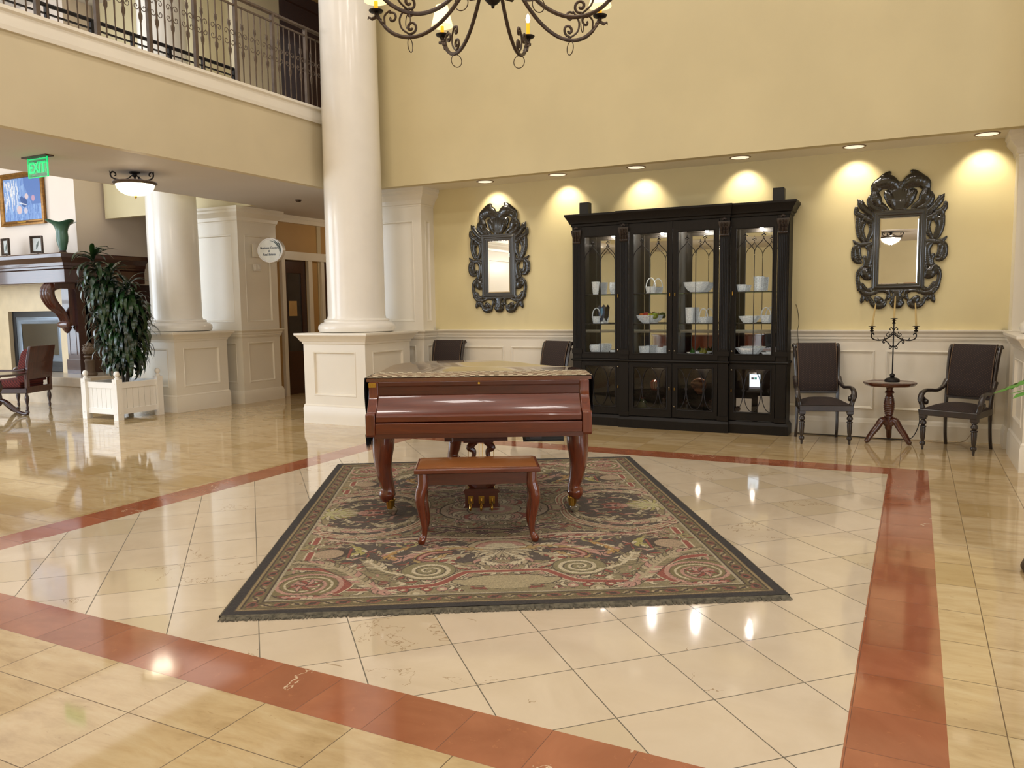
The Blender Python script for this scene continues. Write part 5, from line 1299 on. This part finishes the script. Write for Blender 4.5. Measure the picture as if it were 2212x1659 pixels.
for x, lb, rz in ((-13.93,'small grey picture frame with leaf print at the far end of the mantel',-.1),(-13.08,'small grey picture frame with leaf print beside the green vase',.25)):
    t = thing('picture_frame', lb, 'picture frame', (x, 8.4, 2.42), rz)
    MB().rings([[(-a,y-z*.0,.04+.14-b_),(a,y,.04+.14-b_),(a,y,.04+.14+b_),(-a,y,.04+.14+b_)] for a, b_, y, z in ((.115,.14,.01,0),(.12,.145,-.03,0),(.105,.13,-.035,0),(.08,.105,.0,0))], caps=False).build('frame', M['iron'], t, smooth=0)
    MB().box(-.085,.085,-.001,.008,.07,.29).build('print', plain('leaf_print_paper', S(196,196,190), .6), t)
    m = MB(); m.tube([(-.02,-.004,.11),(.0,-.004,.17),(.03,-.004,.24)], [.004,.02,.003], 6, flat=.3, up=(1,0,0)); m.build('printed_leaf', plain('grey_green_ink', S(96,106,96), .6), t)
    MB().box(-.05,.05,-.03,.03,0,.03).box(-.008,.008,-.01,.01,.02,.06).build('easel_foot', M['tblwood'], t)
vz = thing('tulip_vase', 'green flared tulip-shaped vase on the corner of the mantel', 'vase', (-12.45, 8.42, 2.42))
n = N('green_patina'); vm = n.set(Base_Color=n.mix(n.noise(n.coord(), 9, 3), S(36,66,52), S(70,110,84)), Roughness=.35, Coat_Weight=.3)
rs_ = []
for r_, z, fl_ in ((.05,.06,0),(.065,.12,0),(.085,.2,0),(.092,.28,0),(.085,.36,0),(.1,.42,.02),(.13,.48,.08),(.17,.52,.16),(.22,.545,.2),(.215,.54,.2),(.1,.47,.1),(.07,.36,0)):
    rs_.append([(r_*(1+fl_*math.cos(4*a))*math.cos(a), r_*(1+fl_*math.cos(4*a))*math.sin(a), z - fl_*.1*(1-math.cos(4*a))) for a in [2*PI*k/40 for k in range(40)]])
MB().rings(rs_).build('vase_body', vm, vz, smooth=60)
MB().lathe([(.09,0),(.085,.01),(.05,.04),(.045,.06)], seg=24).build('foot', plain('dark_bronze', S(60,44,40), .4, .4), vz)
pf = thing('pineapple_finial_post', 'carved brown pineapple finial post standing on the hearth behind the planter', 'ornament', (-12.0, 8.45, .44))
MB().lathe([(.1,0),(.11,.02),(.1,.05),(.075,.06),(.07,.2),(.085,.24),(.07,.26),(.05,.28),(.09,.31),(.08,.33)], seg=20).build('post', plain('taupe_stone', S(104,84,64), .6, var=.15), pf, smooth=40)
m = MB().lathe([(.03,.33),(.08,.36),(.1,.41),(.095,.46),(.06,.51),(.02,.54)], seg=20)
for j in range(4):
    for i in range(10):
        a = (i+.5*(j%2))*PI/5; z = .37+j*.04; r_ = .098 - .01*abs(j-1.5); m.lathe([(.001,-.012),(.018,-.004),(.001,.02)], (r_*math.cos(a), r_*math.sin(a), z), 6)
m.build('pineapple', bpy.data.materials['taupe_stone'], pf, smooth=40)

# ------------------------------------------------------------------ red armchair and table by the fireplace
n = N('red_striped_fabric'); sp = n.new('ShaderNodeSeparateXYZ'); n.put(sp.inputs[0], n.coord())
f = n.math('FRACT', n.math('MULTIPLY', n.math('ADD', sp.outputs[1], sp.outputs[2]), 22))
rfab = n.set(Base_Color=n.mix(n.math('GREATER_THAN', f, .55), S(112,44,36), S(74,28,26)), Roughness=.9)
rc = thing('red_armchair', 'red striped cushioned armchair with dark wooden arms facing the fireplace', 'armchair', (-12.28, 7.50, 0), R(-66))
m = MB(); m.rings([[(-a,-.30,z),(a,-.30,z),(a,.27,z),(-a,.27,z)] for a, z in ((.30,.26),(.315,.27),(.315,.33),(.305,.34))]); m.build('seat_frame', M['mahog'], rc, smooth=0)
def cushion(m, x, y0, y1, z0, z1): 
    rs = [[(sx*x*k, yy, z) for sx, yy in ((-1,y0+.02*(1-k)*10),(0,y0),(1,y0+.02*(1-k)*10),(1,y1),(-1,y1))] for k, z in ((.94,z0),(1,z0+.03),(1,z1-.03),(.92,z1))]; m.rings(rs)
m = MB(); cushion(m, .28, -.30, .16, .34, .46); m.build('seat_cushion', rfab, rc, smooth=60, bevel=.012)
m = MB(); m.rings([[(-.27,y-.09*k,z),(.27,y-.09*k,z),(.27,y+.02,z),(-.27,y+.02,z)] for y, z, k in ((.2,.42,.9),(.2,.5,1.1),(.235,.7,1.1),(.27,.86,.9),(.29,.93,.5))]); m.build('back_cushion', rfab, rc, smooth=60, bevel=.012)
m = MB()
for xa, xb, zs in ((-.30,-.24,((.235,.26),(.24,.5),(.28,.75),(.33,.97))),(.24,.30,((.235,.26),(.24,.5),(.28,.75),(.33,.97))),(-.3,.3,((.237,.26),(.239,.36))),(-.3,.3,((.242,.47),(.275,.72),(.33,.97)))):
    m.rings([[(xa,y,z),(xb,y,z),(xb,y+.045,z),(xa,y+.045,z)] for y, z in zs])
m.build('back_frame', M['tblwood'], rc, smooth=0, bevel=.006)
for s in (-1, 1):
    MB().tube(cr([(s*.30,.26,.62),(s*.31,.1,.60),(s*.315,-.1,.60),(s*.315,-.28,.60),(s*.31,-.33,.58)], 5), [.022,.024,.026,.03,.02], 8, flat=1.3).build('armrest', M['mahog'], rc)
    MB().lathe([(.02,.33),(.03,.36),(.02,.4),(.016,.42),(.03,.48),(.022,.54),(.016,.58)], (s*.305,-.28,0), 14).build('arm_post', M['mahog'], rc, smooth=50)
    for y in (-.27, .24):
        MB().lathe([(.024,.27),(.018,.25),(.03,.2),(.032,.16),(.018,.1),(.014,.07),(.022,.04),(.014,.0)], (s*.27,y,0), 14).build('leg', M['mahog'], rc, smooth=50)
st = thing('side_table', 'dark wooden side table with curved feet beside the red armchair', 'table', (-11.72, 6.80, 0))
MB().lathe([(.0,.575),(.34,.575),(.37,.585),(.37,.6),(.36,.61),(0,.61)], seg=40).build('table_top', M['mahog'], st, smooth=30)
MB().lathe([(.06,.575),(.05,.55),(.03,.53),(.05,.48),(.065,.42),(.05,.36),(.03,.33),(.045,.3),(.055,.2),(.04,.16),(.02,.14)], seg=24).build('turned_column', M['mahog'], st, smooth=50)
for k in range(4):
    a = R(25 + 90*k); P = cr([(.02,.22),(.1,.2),(.2,.12),(.29,.05),(.37,.025),(.41,.03),(.42,.055),(.39,.07)], 4)
    MB().tube([(x*math.cos(a), x*math.sin(a), z) for x, z in P], [.035,.034,.028,.024,.022,.014], 8).build('leg', M['mahog'], st, smooth=50)

# ------------------------------------------------------------------ plant stand at the right edge
ps = thing('plant_stand', 'dark round-footed plant stand at the extreme edge beside the red marble band', 'stand', (.83, 4.98, 0))
MB().lathe([(.27,0),(.28,.02),(.27,.045),(.2,.07),(.08,.1),(.04,.14),(.035,.3),(.06,.36),(.035,.42),(.035,.70),(.12,.74),(.16,.76),(.16,.78)], seg=36).build('stand_body', plain('brown_bronze', S(74,58,44), .4, .3), ps, smooth=45)
fn = thing('potted_fern', 'bright green leafed fern on the plant stand, leaf tip entering at the edge', 'plant', (.83, 4.98, .78))
MB().lathe([(.09,0),(.13,.16),(.135,.18),(.12,.18),(.11,.15),(.001,.15)], seg=24).build('pot', plain('terracotta_pot', S(130,80,56), .6), fn)
lg = N('bright_leaf').set(Base_Color=S(74,138,46), Roughness=.4)
F = MB()
for k in range(11):
    a = R(172) if k == 0 else k*2.4+.3; L = .30
    pts = [(.03*math.cos(a),.03*math.sin(a),.16),(.16*math.cos(a),.16*math.sin(a),.27),(.26*math.cos(a),.26*math.sin(a),.27),(.36*math.cos(a),.36*math.sin(a),.2)]
    F.tube(cr(pts, 4), [.006,.004,.003], 5)
    for j in range(6):
        t_ = j/6; b0 = Vector(pts[2]).lerp(Vector(pts[3]), t_*1.0); an = a + (1.1-.9*t_)*(1 if j % 2 else -1)
        d_ = Vector((math.cos(an), math.sin(an), -.35)).normalized()*.11; s_ = Vector((-d_.y, d_.x, 0)).normalized()*.022
        F.add([b0, b0+d_*.5+s_, b0+d_, b0+d_*.5-s_], [(0,1,2,3)])
F.build('foliage', lg, fn, smooth=40)

# ------------------------------------------------------------------ camera
cam = bpy.data.cameras.new('camera'); co = bpy.data.objects.new('camera', cam); COL.objects.link(co)
pitch, roll, yaw = R(5.459), R(-.7447), R(26.876)
cp, sp_2 = math.cos(pitch), math.sin(pitch)
fw = Vector((-math.sin(yaw)*cp, math.cos(yaw)*cp, -sp_2)); r0 = Vector((math.cos(yaw), math.sin(yaw), 0)); u0 = r0.cross(fw)
r_ = r0*math.cos(roll) + u0*math.sin(roll); u_ = -r0*math.sin(roll) + u0*math.cos(roll)
mt = Matrix((r_, u_, -fw)).transposed().to_4x4(); mt.translation = (0, 0, 1.45); co.matrix_world = mt
cam.sensor_width = 36; cam.lens = 1718.3*36/2212; cam.clip_end = 100; cam.clip_start = .05
SC.camera = co

# ------------------------------------------------------------------ lights
def area(name, loc, rot, sx, sy, power, col):
    l = bpy.data.lights.new(name, 'AREA'); l.shape = 'RECTANGLE'; l.size, l.size_y, l.energy, l.color = sx, sy, power, col
    o = bpy.data.objects.new(name, l); COL.objects.link(o); o.location = loc; o.rotation_euler = rot; return o
def point(name, loc, power, col, r=.05):
    l = bpy.data.lights.new(name, 'POINT'); l.energy, l.color, l.shadow_soft_size = power, col, r
    o = bpy.data.objects.new(name, l); COL.objects.link(o); o.location = loc; return o
WARM, NEUT, COOL = (1,.86,.66), (1,.94,.86), (.72,.84,1)
for ax_ in (-5.4, -2.6, .4):
    for ay_ in (1.2, 3.7, 6.3): area('atrium_fill', (ax_, ay_, 7.4), (0,0,0), .7, .7, 46, (1,.94,.88))  # unseen area lights added under the high ceiling to light the void
area('entrance_day_and_fill', (3.7, 3.2, 1.7), (R(90),0,R(90)), 3.2, 2.6, 95, COOL)
area('entrance_day_and_fill', (3.7, -1.2, 1.8), (R(90),0,R(90)), 2.6, 2.8, 120, COOL)  # added panel, brightens the pier reflected in the narrow mirror
for q_ in ((-4.3,-1.7), (2.2,-2.6)): point('lamp_and_fill_light', (*q_, 2.88), 120, (1,.92,.82), .1)
point('lamp_and_fill_light', (-8.2, -1.2, 2.6), 50, (1,.92,.82), .15)  # added fill for the rear under the balcony, no lamp hangs here
area('window_light', (-16.3, 4.2, 2.3), (R(90),0,R(-90)), 5.2, 3.4, 330, COOL)
area('window_light', (-13.2, -.6, 2.3), (R(-90),0,R(180)), 4.6, 3.2, 430, COOL)
wn_ = MB()
for k in range(5): wn_.box(-16.24,-16.18,1.6+k*1.3-.05,1.6+k*1.3+.05,.5,4.1)
for z in (.5, 1.7, 2.9, 4.05): wn_.box(-16.24,-16.19,1.55,6.85,z-.04,z+.04)
struct(wn_.build('window_1', M['white'], smooth=0))
wn_ = MB()
for k in range(5): wn_.box(-15.55+k*1.18-.05,-15.55+k*1.18+.05,-.52,-.46,.6,4.0)
for z in (.65, 1.8, 2.9, 3.95): wn_.box(-15.6,-10.8,-.52,-.47,z-.04,z+.04)
struct(wn_.build('window_2', M['white'], smooth=0))
area('window_light', (-12.5, 1.0, 5.2), (R(-90),0,R(180)), 5, 2, 150, COOL)
area('passage_fill', (-8.0, .6, 3.04), (0,R(35),0), .8, 2.6, 55, (.9,.95,1))  # added tilted fill, brightens the pier seen in the narrow mirror
area('passage_fill', (-8.1, 3.0, 3.0), (0,0,0), 1.6, 8, 42, (1,.93,.85))  # added fill along the low ceiling, no fixture of this shape
area('left_room_light', (-12, 5.5, 6.4), (0,0,0), 4, 5, 50, (1,.96,.92))
area('upstairs_light', (-8, 5.5, 6.5), (0,0,0), 1.2, 5, 30, (1,.9,.78))
point('corridor_light', (-8.2, 11.6, 2.7), 14, WARM, .1)
point('lamp_and_fill_light', (-8.10, 6.41, 2.89), 9, WARM, .12)
point('lamp_and_fill_light', (-.56, -1.5, 2.88), 70, (1,.92,.82), .1)
ceiling_lamp((2.2, -2.6), 'round bowl ceiling lamp behind the viewpoint near the entrance side')
for k, x in enumerate((.565, -.62, -1.775, -2.965, -3.965, -4.975)):
    l = bpy.data.lights.new('downlight', 'SPOT'); l.energy = 38; l.color = (1,.88,.66); l.spot_size = R(92); l.spot_blend = .75; l.shadow_soft_size = .045
    o = bpy.data.objects.new('downlight', l); COL.objects.link(o); o.location = (x, 9.2, ZL-.012); o.rotation_euler = (R(31), 0, 0)
for x in (-.9, -.27, .27, .9): point('cabinet_light', (CX+x, CY-.21, 2.33), 24, (1,.96,.9), .02); point('cabinet_light', (CX+x, CY-.15, .74), 1.6, (1,.9,.8), .02)  # lower points are added fill for the bottom compartments, without a lamp
w = bpy.data.worlds.new('world'); SC.world = w; w.use_nodes = True
w.node_tree.nodes['Background'].inputs[0].default_value = (1,.95,.88,1); w.node_tree.nodes['Background'].inputs[1].default_value = .3
SC.view_settings.view_transform = 'Standard'; SC.view_settings.look = 'None'; SC.view_settings.exposure = -.08
SC.cycles.use_denoising = True
SC.cycles.max_bounces = 8; SC.cycles.diffuse_bounces = 4; SC.cycles.glossy_bounces = 4; SC.cycles.transparent_max_bounces = 16
SC.cycles.sample_clamp_indirect = 6; SC.cycles.blur_glossy = .5; SC.cycles.caustics_reflective = False; SC.cycles.caustics_refractive = False
SC.cycles.use_adaptive_sampling = True; SC.cycles.adaptive_threshold = .025
